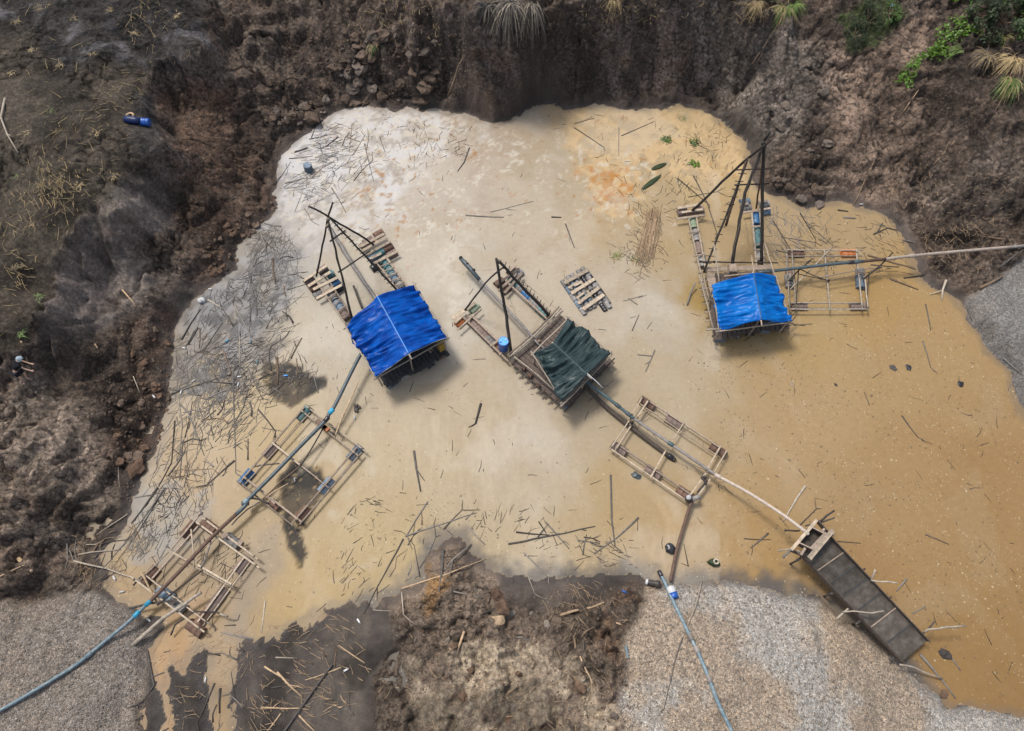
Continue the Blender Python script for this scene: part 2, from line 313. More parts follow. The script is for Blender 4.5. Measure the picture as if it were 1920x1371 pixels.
# relief
rough = np.clip(1-m_grav*.9-m_sand*.95-.35*m_plat, .04, 1)*sstep(.05, 1.0, d_land)
slope_y, slope_x = np.gradient(hb.reshape(GX.shape), YS, XS); slope = np.sqrt(slope_x**2+slope_y**2).ravel()
steep = sstep(.7, 2.2, slope)
cr = ridged(gx*.9, gy*.9, 3, 3)
relief = (fbm(gx*.45, gy*.45, 3, 11)-.5)*1.2+(ridged(gx*.32+fbm(gx*.3,gy*.3,2,8), gy*.32, 3, 4)-.62)*1.0
var_ = sstep(.35, .62, fbm(gx*.4, gy*.4, 3, 16))
fine = (fbm(gx*2.2, gy*2.2, 4, 14)-.5)*(.10+.34*var_)+(ridged(gx*2.6, gy*2.6, 3, 15)-.6)*.10*var_
lump = np.maximum(0, fbm(gx*3.2, gy*3.2, 2, 19)-.58)*.9*var_
strata = np.sin(hb*5.2+3*fbm(gx*.4, gy*.4, 3, 50))*.07+(fbm(hb*2.1+gx*.05, gx*.22+gy*.22, 3, 51)-.5)*.5
gully = (ridged(gx*.55+.3*fbm(gx, gy, 2, 60), hb*.12, 3, 61)-.6)*steep*1.5
hh = hb+rough*(relief*(1-.3*steep)+fine+lump+strata*steep*1.3+gully)
# dried mud cracks on the left plateau
def worley(x, y, s):
    xi = np.floor(x).astype(int); yi = np.floor(y).astype(int); d1 = np.full(x.shape, 9.); d2 = np.full(x.shape, 9.)
    for a in (-1, 0, 1):
        for b in (-1, 0, 1):
            cx = xi+a; cy = yi+b
            fx = cx+_T[(cx*7+s) & 255, (cy*13+s) & 255]; fy = cy+_T[(cx*11+s+50) & 255, (cy*5+s+90) & 255]
            d = np.hypot(x-fx, y-fy); m = d < d1
            d2 = np.where(m, d1, np.minimum(d2, d)); d1 = np.where(m, d, d1)
    return d1, d2
w1, w2 = worley(gx*1.25+.35*fbm(gx*2, gy*2, 2, 70), gy*1.25+.35*fbm(gx*2, gy*2, 2, 71), 5)
crack = sstep(.13, .02, w2-w1)*m_plat*(1-.7*m_burn)*sstep(.42, .58, fbm(gx*.25, gy*.25, 3, 72))
hh -= crack*.2
w1, w2 = worley(gx*1.7, gy*1.7+.3*fbm(gx*2, gy*2, 2, 73), 9)                  # broken clay in the middle of the near bank
clay = region([(720,1200),(860,1160),(1000,1150),(1180,1180),(1190,1500),(690,1500)], 20, 30, 22)
hh += clay*(.28*(w2-w1)-.08)*sstep(.2, 1.5, d_land)
hh += m_grav*((fbm(gx*.45, gy*.45, 4, 80)-.5)*.75+(vnoise(gx*6, gy*6, 81)-.5)*.035)*sstep(.1, .8, d_land)
hh += m_sand*((fbm(gx*1.2, gy*1.2, 4, 83)-.5)*.10)*sstep(.05, .6, d_land)
edge = n_edge*.35*(1-m_sand*.6)
lo = -np.clip(sd*.35, 0, .9)
hz = np.where(sd > 0, lo, np.maximum(hh*sstep(0, .5, d_land), .10*np.minimum(d_land, 1.2)))

def pl_dist(line):
    d = np.full(ppx.shape, 1e9)
    for (x1, y1), (x2, y2) in zip(line[:-1], line[1:]):
        ex, ey = x2-x1, y2-y1; t = np.clip(((qpx-x1)*ex+(qpy-y1)*ey)/(ex*ex+ey*ey), 0, 1); d = np.minimum(d, np.hypot(qpx-x1-t*ex, qpy-y1-t*ey))
    return d
qpx = ppx+(fbm(gx*1.4, gy*1.4, 4, 140)-.5)*46; qpy = ppy+(fbm(gx*1.4, gy*1.4, 4, 141)-.5)*46
SCARS = [([(330,395),(300,470),(270,520)],.5,7),([(200,560),(232,600),(252,690),(232,760)],.7,9),([(55,950),(75,1000),(62,1040)],.5,7),([(0,880),(60,905),(120,862),(180,800),(215,770)],.6,9),([(100,620),(160,600),(230,560),(280,500)],.5,8),([(120,960),(150,900),(210,870)],.4,7),([(270,880),(220,960),(150,990)],.4,7),([(1440,335),(1470,300),(1500,285),(1540,250)],.5,7),([(1660,300),(1700,278),(1735,262)],.5,6),([(1505,118),(1560,122),(1610,112),(1670,92)],.6,7),([(1480,330),(1500,350),(1545,345)],.4,6),([(1085,60),(1078,120),(1070,190)],.9,7),([(855,40),(870,120),(862,200)],.7,7),([(1290,160),(1330,185),(1345,220)],.7,8),([(1380,120),(1400,190),(1385,240)],.5,8),([(660,40),(690,110),(670,180)],.4,7),([(1720,430),(1790,440),(1880,420)],.4,7),([(760,1200),(800,1230),(790,1290)],.35,8),([(930,1150),(960,1210),(940,1290),(990,1330)],.35,7),([(1080,1180),(1060,1260),(1110,1330)],.4,8),([(720,1230),(700,1300),(740,1360)],.3,7),([(420,90),(470,60),(540,70)],.6,9),([(330,330),(400,350),(450,330)],.4,8),([(400,250),(460,270),(500,300)],.35,7)]
scar = np.zeros(gx.size)
for line, dep, wd in SCARS:
    dd = pl_dist(line); m_ = sstep(wd*1.3, wd*.15, dd); hz = hz-m_*dep*.55*(sd < -.1)*np.clip(hz, 0, 1); scar = np.maximum(scar, m_)
dirt = rough*sstep(.1, .8, d_land)*(1-.8*m_plat)*(1-.75*m_greyW-.45*m_grey-.4*m_scree)
tn = fbm(gx*.45, gy*.45, 4, 160)*1.9; q_ = hz/1.05+tn; fl_ = np.floor(q_); t_ = q_-fl_
terr = (fl_+.22*t_+.78*sstep(.70, .97, t_)-tn)*1.05; tm = dirt*sstep(.36, .50, fbm(gx*.3, gy*.3, 3, 161))*(1-.5*steep)*.8
hz = np.where(sd > -.4, hz, hz*(1-tm)+terr*tm)
wa, wb = worley(gx*1.9+.8*fbm(gx*1.5, gy*1.5, 3, 150), gy*1.9+.8*fbm(gx*1.5, gy*1.5, 3, 151), 15); blk = sstep(.46, .60, fbm(gx*.5, gy*.5, 3, 152))
hz = hz+dirt*blk*(np.clip(wb-wa, 0, .5)-.15)*.42
wa, wb = worley(gx*4.3+.5*fbm(gx*3, gy*3, 2, 155), gy*4.3, 25); hz = hz+dirt*(.35+.65*blk)*(np.clip(wb-wa, 0, .5)-.15)*.14
hz = np.where(sd > 0, -np.clip(sd*.35, 0, .9), np.maximum(hz, .06*np.minimum(d_land, 1)))
cw = fbm(gx*.8, gy*.8, 3, 180)*1.3
ck1 = 1-np.abs(2*vnoise(gx*.42+cw, gy*.42+cw, 181)-1); ck2 = 1-np.abs(2*vnoise(gx*.7-cw, gy*.7+cw*.6, 185)-1)
crk = np.maximum(sstep(.90, .985, ck1), sstep(.88, .98, ck2)*.7)*sstep(.38, .52, fbm(gx*.35, gy*.35, 2, 186))*dirt*(1-.6*steep)
hz = np.where(sd < -.4, hz-crk*.3, hz)
def Hat(x, y):                                 # ground height at a point
    i = int(np.clip(np.searchsorted(XS, x)-1, 0, len(XS)-2)); j = int(np.clip(np.searchsorted(YS, y)-1, 0, len(YS)-2))
    u = (x-XS[i])/(XS[i+1]-XS[i]); v = (y-YS[j])/(YS[j+1]-YS[j]); n = len(XS); g = hz
    return (g[j*n+i]*(1-u)+g[j*n+i+1]*u)*(1-v)+(g[(j+1)*n+i]*(1-u)+g[(j+1)*n+i+1]*u)*v
def G(px, py, dz=0.0):                         # photo pixel -> point on ground or water
    a, b = 9.0, -1.0
    z = 9.0
    while z > -.5:
        p = P(px, py, z)
        if max(Hat(p.x, p.y), 0) >= z: break
        z -= .12
    lo_, hi_ = z, z+.12
    for _ in range(6):
        m = (lo_+hi_)/2; p = P(px, py, m)
        if max(Hat(p.x, p.y), 0) >= m: lo_ = m
        else: hi_ = m
    p = P(px, py, (lo_+hi_)/2); p.z += dz; return p
# soil colours (albedo)
def cmix(c, col, m): return c*(1-m[:, None])+np.array(col)[None]*m[:, None]
n1 = fbm(gx*.35, gy*.35, 4, 90); n2 = fbm(gx*1.4, gy*1.4, 4, 91); n3 = fbm(gx*.9, hb*1.2+gy*.4, 4, 92)
gc = np.tile(np.array((.098, .071, .054)), (gx.size, 1))
gc = cmix(gc, (.132, .105, .085), sstep(.42, .68, n1)*.8); gc = cmix(gc, (.055, .042, .035), sstep(.5, .68, n2)*.65)
gc = cmix(gc, (.115, .098, .09), steep*.55*sstep(.35, .6, n3)); gc = cmix(gc, (.062, .05, .043), steep*sstep(.48, .62, fbm(gx*1.2, hb*.35, 4, 93))*.8)
gc = cmix(gc, (.16, .138, .118), m_grey*.85*sstep(.25, .6, n2+.15)); gc = cmix(gc, (.098, .085, .077), m_greyW*.8)
gc = cmix(gc, (.115, .068, .046), m_red*.75*sstep(.3, .6, n2+.12)); gc = cmix(gc, (.165, .118, .088), m_scree*.8*sstep(.3, .55, n2+.1))
gc = cmix(gc, (.085, .072, .053), m_plat*.7); gc = cmix(gc, (.078, .074, .050), m_green*.35)
gc = cmix(gc, (.05, .047, .046), m_burn*.85); gc = cmix(gc, (.15, .15, .165), m_burn*sstep(.54, .70, fbm(gx*.9, gy*.9, 5, 95))*.8)
gc = cmix(gc, (.010, .010, .011), m_burn*sstep(.48, .60, fbm(gx*1.6, gy*1.6, 5, 96, .6))*.85)
gc = cmix(gc, (.02, .017, .015), crack*.9); gc = cmix(gc, (.05, .04, .034), np.maximum(scar*.35, crk*.45))  # carved scars and cracks darkened in colour too, as crevice shade
midm = region([(640,1130),(800,1010),(1210,1080),(1190,1500),(690,1500)], 15, 20, 23)*(1-m_sand)
gc = cmix(gc, (.19, .145, .108), midm*.8); gc = cmix(gc, (.36, .295, .215), m_pale*sstep(.40, .50, n2+.05)*.9)
gc = cmix(gc, (.17, .085, .045), m_orang*.8*sstep(.4, .55, n2)); gc = cmix(gc, (.25, .135, .045), m_och*sstep(.42, .58, n2)*.8)
gc = cmix(gc, (.047, .040, .0355), m_sand*.97); gc = cmix(gc, (.07, .059, .048), m_sand*sstep(.50, .64, fbm(gx*1.1, gy*.4, 5, 97))*.6)
m_lowL = region([(-300,720),(60,720),(160,760),(220,860),(180,1000),(100,1090),(-300,1110)], 25, 40, 24)
big = sstep(.30, .68, fbm(gx*.55+.2*hb, gy*.55, 4, 190, .6))
gc = gc*((1.25+.7*steep+.55*m_greyW+.7*m_lowL-.5*m_plat*(1-steep)+.75*m_scree)*(.46+.74*big)*np.clip(1-.1*steep, 0, 1))[:, None]  # steep faces and grey scarp lightened in colour to offset weak light there
lum = gc @ np.array((.3, .6, .1)); gc = gc*.86+lum[:, None]*np.array((.12, .085, .06)); gc = gc*(1+steep[:, None]*np.array((-.12, -.13, -.12)))
gc = cmix(gc, (.30, .235, .18), m_lowL*sstep(.54, .62, ridged(gx*.5+.6*n2, gy*.5, 3, 170))*.6)
gcol = np.array((.325, .262, .20))*np.ones((gx.size, 1)); gcol = cmix(gcol, (.345, .333, .31), np.maximum(sstep(.47, .62, fbm(gx*.28, gy*.28, 3, 98)+.25*(n2-.5)), m_gravE*.6)*.85)
gcol = cmix(gcol, (.40, .31, .22), sstep(.54, .66, fbm(gx*.4, gy*.3, 3, 99))*.5); gcol = cmix(gcol, (.205, .175, .15), m_gravL*.85); gcol = cmix(gcol, (.16, .157, .153), m_gravE*.85)
gc = gc*(1-m_grav[:, None])+gcol*m_grav[:, None]
gc = cmix(gc, (.05, .075, .022), m_greenT*.9)
gc = cmix(gc, (.040, .034, .031), wet*.72*(1-.5*m_grav))
gc = cmix(gc, (.24, .175, .105), (sd > -.02)*1.0*np.ones(gx.size))
gmask = np.stack([np.clip(m_grav+.65*m_scree+.55*m_red+.35*midm+.22*rough, 0, 1), np.clip(rough*(1-.45*m_greyW-.35*m_pale), 0, 1), wet], 1)
nxg, nyg = len(XS), len(YS); idx = np.arange(nxg*nyg).reshape(nyg, nxg)
gf = np.stack([idx[:-1, :-1], idx[:-1, 1:], idx[1:, 1:], idx[1:, :-1]], -1).reshape(-1, 4)
T = NT('soil'); ca = T.n('VertexColor', layer_name='Col'); cm = T.n('VertexColor', layer_name='Mask')
sp = T.n('SeparateColor'); T.l(cm.outputs[0], sp.inputs[0]); tc = T.n('TexCoord'); ob = tc.outputs['Object']
na = T.n('TexNoise', i_Scale=2.6, i_Detail=6.0, i_Roughness=.68); T.l(ob, na.inputs['Vector'])
nm_ = T.n('TexNoise', i_Scale=6.5, i_Detail=5.0, i_Roughness=.72); T.l(ob, nm_.inputs['Vector'])
nb = T.n('TexNoise', i_Scale=17.0, i_Detail=5.0, i_Roughness=.6); T.l(ob, nb.inputs['Vector'])
vo = T.n('TexVoronoi', i_Scale=9.5); T.l(ob, vo.inputs['Vector'])
vo2 = T.n('TexVoronoi', i_Scale=30.0); T.l(ob, vo2.inputs['Vector'])
c = T.mix('MULTIPLY', T.math('ADD', T.math('MULTIPLY', sp.outputs[1], .6), .3), ca.outputs[0], T.ramp(na.outputs['Fac'], (.36, .5), (.5, 1.0), (.64, 1.55)))
c = T.mix('MULTIPLY', T.math('ADD', T.math('MULTIPLY', sp.outputs[1], .6), .2), c, T.ramp(nb.outputs['Fac'], (.40, .5), (.60, 1.5)))
c = T.mix('MULTIPLY', T.math('ADD', T.math('MULTIPLY', sp.outputs[1], .55), .12), c, T.ramp(nm_.outputs['Fac'], (.40, .45), (.48, .97), (.62, 1.4)))
sv = T.n('SeparateColor', mode='HSV'); T.l(vo.outputs['Color'], sv.inputs[0]); sv2 = T.n('SeparateColor'); T.l(vo2.outputs['Color'], sv2.inputs[0])
peb = T.ramp(sv.outputs[2], (.35, .55), (.75, 1.0), (1.0, 1.9)); peb2 = T.ramp(sv2.outputs[0], (0, .62), (.6, 1.0), (1.0, 1.6))
g = T.mix('MULTIPLY', 1.0, T.mix('MULTIPLY', 1.0, ca.outputs[0], peb2), T.mix('MULTIPLY', .45, (1, 1, 1), peb))
hue = T.ramp(sv2.outputs[1], (0, (1.15, .98, .8)), (.5, (1, 1, 1)), (1, (.9, 1.0, 1.1))); g = T.mix('MULTIPLY', .8, g, hue)
g = T.mix('MIX', T.ramp(vo2.outputs['Distance'], (.5, 0.0), (.8, .35)), g, (.07, .058, .046))
c = T.mix('MIX', sp.outputs[0], c, g)
# clod outlines: dark gaps between lumps a hand wide, broken up by noise
vc = T.n('TexVoronoi', i_Scale=4.6); wn = T.n('Mix', data_type='VECTOR'); wn.inputs[0].default_value = .16; T.l(ob, wn.inputs[4]); T.l(nm_.outputs['Color'], wn.inputs[5]); T.l(wn.outputs[1], vc.inputs['Vector'])
gap = T.math('MULTIPLY', T.math('MULTIPLY', T.ramp(vc.outputs['Distance'], (.42, 0.0), (.66, 1.0)), sp.outputs[1]), T.ramp(na.outputs['Fac'], (.42, 0.0), (.56, .85)))
c = T.mix('MIX', gap, c, (.028, .022, .018))
# odd bright stones in the soil
st_ = T.math('GREATER_THAN', sv.outputs[2], .93); c = T.mix('MIX', T.math('MULTIPLY', st_, T.math('MULTIPLY', sp.outputs[1], .12)), c, (.30, .25, .2))
T.l(c, T.b.inputs['Base Color'])
rr = T.n('MapRange', i_3=.95, i_4=.55); T.l(sp.outputs[2], rr.inputs[0]); T.l(rr.outputs[0], T.b.inputs['Roughness']); T.b.inputs['Specular IOR Level'].default_value = .25
mf = T.math('MULTIPLY', T.math('ADD', sp.outputs[1], .15), nm_.outputs['Fac']); b1 = T.bump(mf, .9, .18); b2 = T.bump(nb.outputs['Fac'], .9, .06, b1)
inv = T.math('MULTIPLY', T.math('SUBTRACT', 1.0, vo2.outputs['Distance']), sp.outputs[0]); b3 = T.bump(inv, .9, .05, b2)
b4 = T.bump(T.math('MULTIPLY', T.math('SUBTRACT', 1.0, vc.outputs['Distance']), sp.outputs[1]), .7, .12, b3); T.l(b4, T.b.inputs['Normal'])
ground = np_mesh('ground', np.stack([gx, gy, hz], 1), gf, T.m); attr(ground, 'Col', gc); attr(ground, 'Mask', gmask)
tag(ground, 'steep brown earth banks and gravel heaps around the muddy pit', 'ground', kind='structure')

# ------------------------------------------------------------------ water
WX = axis((-60, -34, 1), (-34, 36, .13), (36, 60, 1)); WY = axis((-10, -2, 1), (-2, 40, .13), (40, 44, 1))
UX, UY = np.meshgrid(WX, WY); ux = UX.ravel(); uy = UY.ravel(); up, vp = proj(ux, uy, 0*ux)
WC = [(600,300,196,196,200),(700,240,212,204,196),(760,320,208,196,182),(560,400,200,198,198),(560,580,202,190,168),(650,520,200,190,170),(850,560,212,202,184),(800,450,205,190,168),(900,300,194,176,156),(1000,350,196,180,154),(1150,250,212,182,134),(1300,250,212,186,138),(1370,290,206,176,126),(1250,400,192,168,128),(1600,420,186,160,120),(1450,430,188,162,122),(1100,600,198,182,158),(1000,870,204,190,168),(750,850,198,178,142),(500,850,186,158,108),(400,620,168,164,160),(500,530,172,172,172),(430,560,160,160,162),(450,750,190,166,122),(350,900,186,156,112),(300,970,168,158,142),(700,1000,194,170,124),(1000,1000,200,180,146),(1150,950,192,166,122),(1400,1050,182,148,98),(1300,1020,192,162,116),(1500,750,190,160,118),(1700,650,184,153,108),(1700,900,178,146,102),(1850,900,172,138,92),(1800,1200,165,131,84),(1900,1300,160,126,80),(1600,1050,174,140,94),(1650,560,186,152,98),(1500,640,190,160,110),(1210,600,202,190,170),(1250,720,200,182,152),(860,780,198,180,150),(1330,560,180,150,90),(350,1080,168,144,110),(450,1110,166,142,108),(420,1300,162,136,100),(320,1300,196,154,106),(550,1120,190,160,106),(620,1100,192,164,112),(230,1100,180,152,108),(300,1200,196,156,108),(470,1000,178,152,108)]  # upper left tones hold whitish sky sheen as well as scum
WP = np.array([(a, b) for a, b, *_ in WC], float); WCc = np.array([lin(*q[2:]) for q in WC])
qx = up+(fbm(ux*.5, uy*.5, 4, 101)-.5)*150; qy = vp+(fbm(ux*.5, uy*.5, 4, 102)-.5)*150
wgt = 1/(((qx[:, None]-WP[None, :, 0])**2+(qy[:, None]-WP[None, :, 1])**2)+900)**1.6
wc = (wgt @ WCc)/wgt.sum(1)[:, None]*.72
def wreg(poly, feather=14, noise=30, s=0):
    return sstep(-feather, feather, poly_sd(up, vp, poly)+(fbm(ux*1.3, uy*1.3, 4, 120+s)-.5)*2*noise)
def wmix(col, m): global wc; wc = wc*(1-m[:, None])+np.array(col)[None]*m[:, None]
strk = fbm(ux*.9+uy*.5, uy*.25-ux*.14, 5, 110); wmix((.47, .38, .27), sstep(.52, .72, strk)*.2*(up < 1500)); wmix((.33, .23, .115), sstep(.5, .3, strk)*.15)
rp = ridged(ux*1.6+fbm(ux*.5, uy*.5, 2, 111)*2, uy*.45, 3, 112); wmix((.52, .43, .31), sstep(.62, .8, rp)*.35*wreg([(780,780),(900,760),(1100,880),(1000,1000),(820,920)], 40, 30, 20)); wmix((.5, .37, .22), sstep(.62, .8, rp)*.4*wreg([(1200,930),(1340,950),(1370,1080),(1220,1080)], 20, 20, 21))  # ripple highlights put into the water colour as pale streaks
sc_w = wreg([(525,280),(620,200),(850,200),(900,250),(800,300),(740,420),(660,440),(600,460),(520,390)], 20, 40, 1); f1 = fbm(ux*1.5+1.2*fbm(ux*1.1, uy*1.1, 3, 128), uy*1.5+1.2*fbm(ux*1.1, uy*1.1, 3, 129), 6, 130, .66)
wmix((.60, .585, .57), sc_w*sstep(.42, .56, f1)*.85); wmix((.33, .30, .27), sc_w*sstep(.50, .36, f1)*.55); wmix((.66, .59, .48), sc_w*sstep(.55, .63, fbm(ux*3.8, uy*3.8, 4, 221, .65))*.6)  # scum, its white also standing in for the sheen on the water
mid_f = wreg([(820,430),(880,420),(870,540),(900,600),(845,620),(815,520)], 20, 24, 2); wmix((.6, .55, .46), mid_f*sstep(.4, .6, f1)*.6)
or_w = wreg([(1070,205),(1340,200),(1400,290),(1395,340),(1330,350),(1240,320),(1180,400),(1120,400),(1100,330),(1060,280)], 14, 30, 3)
wmix((.60, .43, .235), or_w*sstep(.42, .52, f1)*.85); wmix((.38, .31, .22), or_w*sstep(.44, .34, f1)*.5)
ru_w = wreg([(1090,320),(1170,315),(1190,380),(1150,390),(1120,370)], 10, 22, 4); wmix((.46, .21, .06), ru_w*sstep(.42, .52, fbm(ux*2.6, uy*2.6, 4, 133))*.9)
sc_l = wreg([(330,600),(400,540),(470,500),(455,450),(520,400),(560,480),(545,560),(535,640),(480,700),(440,740),(330,740)], 14, 26, 5)
wmix((.25, .245, .245), sc_l*sstep(.38, .54, f1)*.85); wmix((.11, .107, .107), sc_l*sstep(.50, .60, fbm(ux*2.4, uy*2.4, 5, 134, .62))*.8)
sc_b = wreg([(250,930),(330,860),(400,900),(380,1010),(300,1060),(210,1060),(200,1010)], 14, 24, 6); wmix((.27, .25, .225), sc_b*sstep(.42, .6, f1)*.7)
silt = np.maximum.reduce([wreg([(490,670),(530,680),(600,705),(610,720),(570,745),(545,770),(520,750),(500,720)], 4, 12, 7), wreg([(525,900),(545,868),(600,880),(612,905),(590,960),(560,1000),(580,1040),(565,1062),(540,1030),(530,985)], 4, 9, 8), .8*wreg([(485,1000),(520,985),(528,1060),(470,1130),(450,1200),(390,1370),(360,1340),(400,1210),(430,1130)], 6, 14, 9)*.0])
wmix((.038, .037, .038), silt*sstep(.22, .36, fbm(ux*4, uy*4, 4, 135))*.95)
shal = .6*wreg([(480,1000),(525,975),(530,1060),(500,1110),(470,1150),(460,1200),(420,1200),(440,1110)], 8, 14, 10); wmix((.26, .20, .14), shal)
psd = poly_sd(ux, uy, shore_w)
south = wreg([(600,1180),(700,1090),(800,980),(900,980),(960,1040),(1200,1040),(1260,1070),(1420,1060),(1560,1100),(1720,1240),(1800,1400),(500,1400)], 20, 10, 22)
rim = sstep(.45, .02, psd+.7*(fbm(ux*1.6, uy*1.6, 4, 136)-.5)); wmix((.17, .14, .11), rim*.5)
rim2 = sstep(1.3, .0, psd+2.2*(fbm(ux*1.9, uy*1.9, 5, 137, .62)-.44))*south; wmix((.10, .092, .085), np.clip(rim2, 0, 1)*.9)
fleck = np.clip(.25+.9*wreg([(620,200),(900,230),(1350,220),(1300,420),(900,460),(740,520),(640,420)], 60, 40, 11)+.55*wreg([(1480,520),(1790,570),(1850,700),(1920,800),(1920,1250),(1600,1000),(1500,800)], 60, 60, 12), 0, 1)
speck = np.clip(.12+.8*wreg([(1350,640),(1920,720),(1920,1371),(1500,1050),(1350,900)], 90, 60, 13)+.5*wreg([(640,930),(1190,960),(1180,1060),(700,1120),(560,1180),(480,1000),(450,900)], 50, 50, 14), 0, 1)
cl1 = sstep(.44, .60, fbm(ux*.9, uy*.9, 5, 200, .6)); cl2 = sstep(.46, .62, fbm(ux*.6, uy*.6, 5, 203, .6))
curd = wreg([(640,230),(900,240),(1100,260),(1240,300),(1250,420),(1050,440),(900,400),(760,520),(650,470)], 50, 50, 30)
wmix((.60, .55, .46), curd*sstep(.56, .66, fbm(ux*3.4, uy*3.4, 4, 205, .65))*cl1*.75)
wmix((.36, .17, .055), np.maximum(curd, or_w)*sstep(.70, .76, fbm(ux*2.4, uy*2.4, 4, 207, .6))*.75)
wmix((.46, .33, .19), or_w*sstep(.52, .64, fbm(ux*4.2, uy*4.2, 4, 209, .65))*.5)
swl = fbm(ux*.35+1.6*fbm(ux*.25, uy*.25, 3, 211), uy*.35+1.6*fbm(ux*.25, uy*.25, 3, 212), 5, 213); wmix((.55, .49, .40), sstep(.52, .66, swl)*.28*(up < 1350)*(up > 560)); wmix((.36, .275, .165), sstep(.48, .34, swl)*.22)
fleck = np.clip(fleck*(.25+1.5*cl1), 0, 1); speck = np.clip(speck*(.2+1.5*cl2), 0, 1)
wc = wc*.70
wmask = np.stack([fleck, speck, np.clip(.6*sc_w+.6*or_w+.7*sc_l+silt*1.4, 0, 1)], 1)
nxw, nyw = len(WX), len(WY); idx = np.arange(nxw*nyw).reshape(nyw, nxw)
wf = np.stack([idx[:-1, :-1], idx[:-1, 1:], idx[1:, 1:], idx[1:, :-1]], -1).reshape(-1, 4)
T = NT('muddy_water'); ca = T.n('VertexColor', layer_name='Col'); cm = T.n('VertexColor', layer_name='Mask'); sp = T.n('SeparateColor'); T.l(cm.outputs[0], sp.inputs[0])
tc = T.n('TexCoord'); ob = tc.outputs['Object']
na = T.n('TexNoise', i_Scale=3.5, i_Detail=8.0, i_Roughness=.65); T.l(ob, na.inputs['Vector'])
c = T.mix('MULTIPLY', 1.0, ca.outputs[0], T.ramp(na.outputs['Fac'], (.3, .93), (.7, 1.06)))
def specks(scale, rad, thr, col, maskout, k_):
    v = T.n('TexVoronoi', i_Scale=scale); nz = T.n('TexNoise', i_Scale=scale*1.5, i_Detail=2.0); T.l(ob, nz.inputs['Vector'])
    mv = T.n('Mix', data_type='VECTOR'); mv.inputs[0].default_value = .12; T.l(ob, mv.inputs[4]); T.l(nz.outputs['Color'], mv.inputs[5]); T.l(mv.outputs[1], v.inputs['Vector'])
    s_ = T.n('SeparateColor'); T.l(v.outputs['Color'], s_.inputs[0])
    a = T.math('LESS_THAN', v.outputs['Distance'], T.math('MULTIPLY', s_.outputs[1], rad)); b = T.math('LESS_THAN', s_.outputs[0], T.math('MULTIPLY', maskout, thr))
    return T.math('MULTIPLY', T.math('MULTIPLY', a, b), k_), col
for args in ((3.4, .22, .07, (.44, .36, .25), sp.outputs[0], .5), (7.5, .32, .24, (.44, .36, .25), sp.outputs[0], .55), (14.0, .40, .34, (.43, .36, .25), sp.outputs[0], .5), (3.1, .26, .25, (.10, .072, .045), sp.outputs[1], .6), (7.0, .33, .5, (.095, .068, .042), sp.outputs[1], .75), (13.0, .40, .5, (.12, .085, .05), sp.outputs[1], .65)):
    f_, col = specks(*args); c = T.mix('MIX', f_, c, col)
T.l(c, T.b.inputs['Base Color']); T.b.inputs['IOR'].default_value = 1.33; T.b.inputs['Specular IOR Level'].default_value = .5
rr = T.n('MapRange', i_3=.42, i_4=.6); T.l(sp.outputs[2], rr.inputs[0]); T.l(rr.outputs[0], T.b.inputs['Roughness']); rs_ = T.n('MapRange', i_3=.34, i_4=.10); T.l(sp.outputs[2], rs_.inputs[0]); T.l(rs_.outputs[0], T.b.inputs['Specular IOR Level'])
wv = T.n('TexNoise', i_Scale=1.1, i_Detail=4.0); mp = T.n('Mapping'); mp.inputs['Scale'].default_value = (1.6, .8, 1); mp.inputs['Rotation'].default_value = (0, 0, .5); T.l(ob, mp.inputs[0]); T.l(mp.outputs[0], wv.inputs['Vector'])
b1 = T.bump(wv.outputs['Fac'], .16, .12); b2 = T.bump(na.outputs['Fac'], .10, .02, b1); T.l(b2, T.b.inputs['Normal'])
water = np_mesh('water', np.stack([ux, uy, 0*ux], 1), wf, T.m); attr(water, 'Col', wc); attr(water, 'Mask', wmask)
tag(water, 'muddy tan pond water with pale scum and flecks', 'water', kind='structure')

# ------------------------------------------------------------------ floats, frames and dredges
def view(ox, oy, k):                           # a magnified view of the photograph: its coordinates -> world
    def f(u, v, z=0.0): return P(ox+u/k, oy+v/k, z)
    return f
def drum(parent, c, ax, mat, L=.88, r=.27, name='float_drum', z=None):
    if L == .8: L, r = .62, .235
    ax = Vector(ax); ax.z = 0; ax.normalize(); c = Vector(c)
    c.z = (c.z if z is None else z)-.05
    p = c-ax*L/2; q = c+ax*L/2
    prof = [(.0, r), (.03, r*1.02), (.06, r*.99), (.32, r*.99), (.34, r*1.04), (.36, r*.99), (.64, r*.99), (.66, r*1.04), (.68, r*.99), (.94, r*.99), (.97, r*1.02), (1, r)]
    b = MB().lathe(p, q, prof, 18); o = b.build(name, M[mat], parent, True)
    o.data.polygons.foreach_set('use_smooth', [len(f.vertices) == 4 for f in o.data.polygons]); return o
def pole(parent, pts, r, mat, name, n=7, sag=0, wob=.12):
    pts = [Vector(p) for p in pts]
    out = []
    for i in range(len(pts)-1):
        m = max(2, int((pts[i+1]-pts[i]).length/.5))
        for k in range(m):
            t = k/m; out.append(pts[i].lerp(pts[i+1], t)+Vector((random.gauss(0, r*.18), random.gauss(0, r*.18), -sag*4*t*(1-t))))
    out.append(pts[-1]); rs = [r*(1.08-.25*i/len(out)+random.uniform(-.06, .06)) for i in range(len(out))]
    return MB().tube(out, rs, n).build(name, M[mat], parent, True)
def board(parent, p, q, mat, w=.15, h=.04, name='plank'):
    j = lambda: Vector((random.gauss(0, .015), random.gauss(0, .015), random.gauss(0, .004)))
    return MB().beam(Vector(p)+j(), Vector(q)+j(), w*random.uniform(.88, 1.12), h).build(name, M[mat], parent)
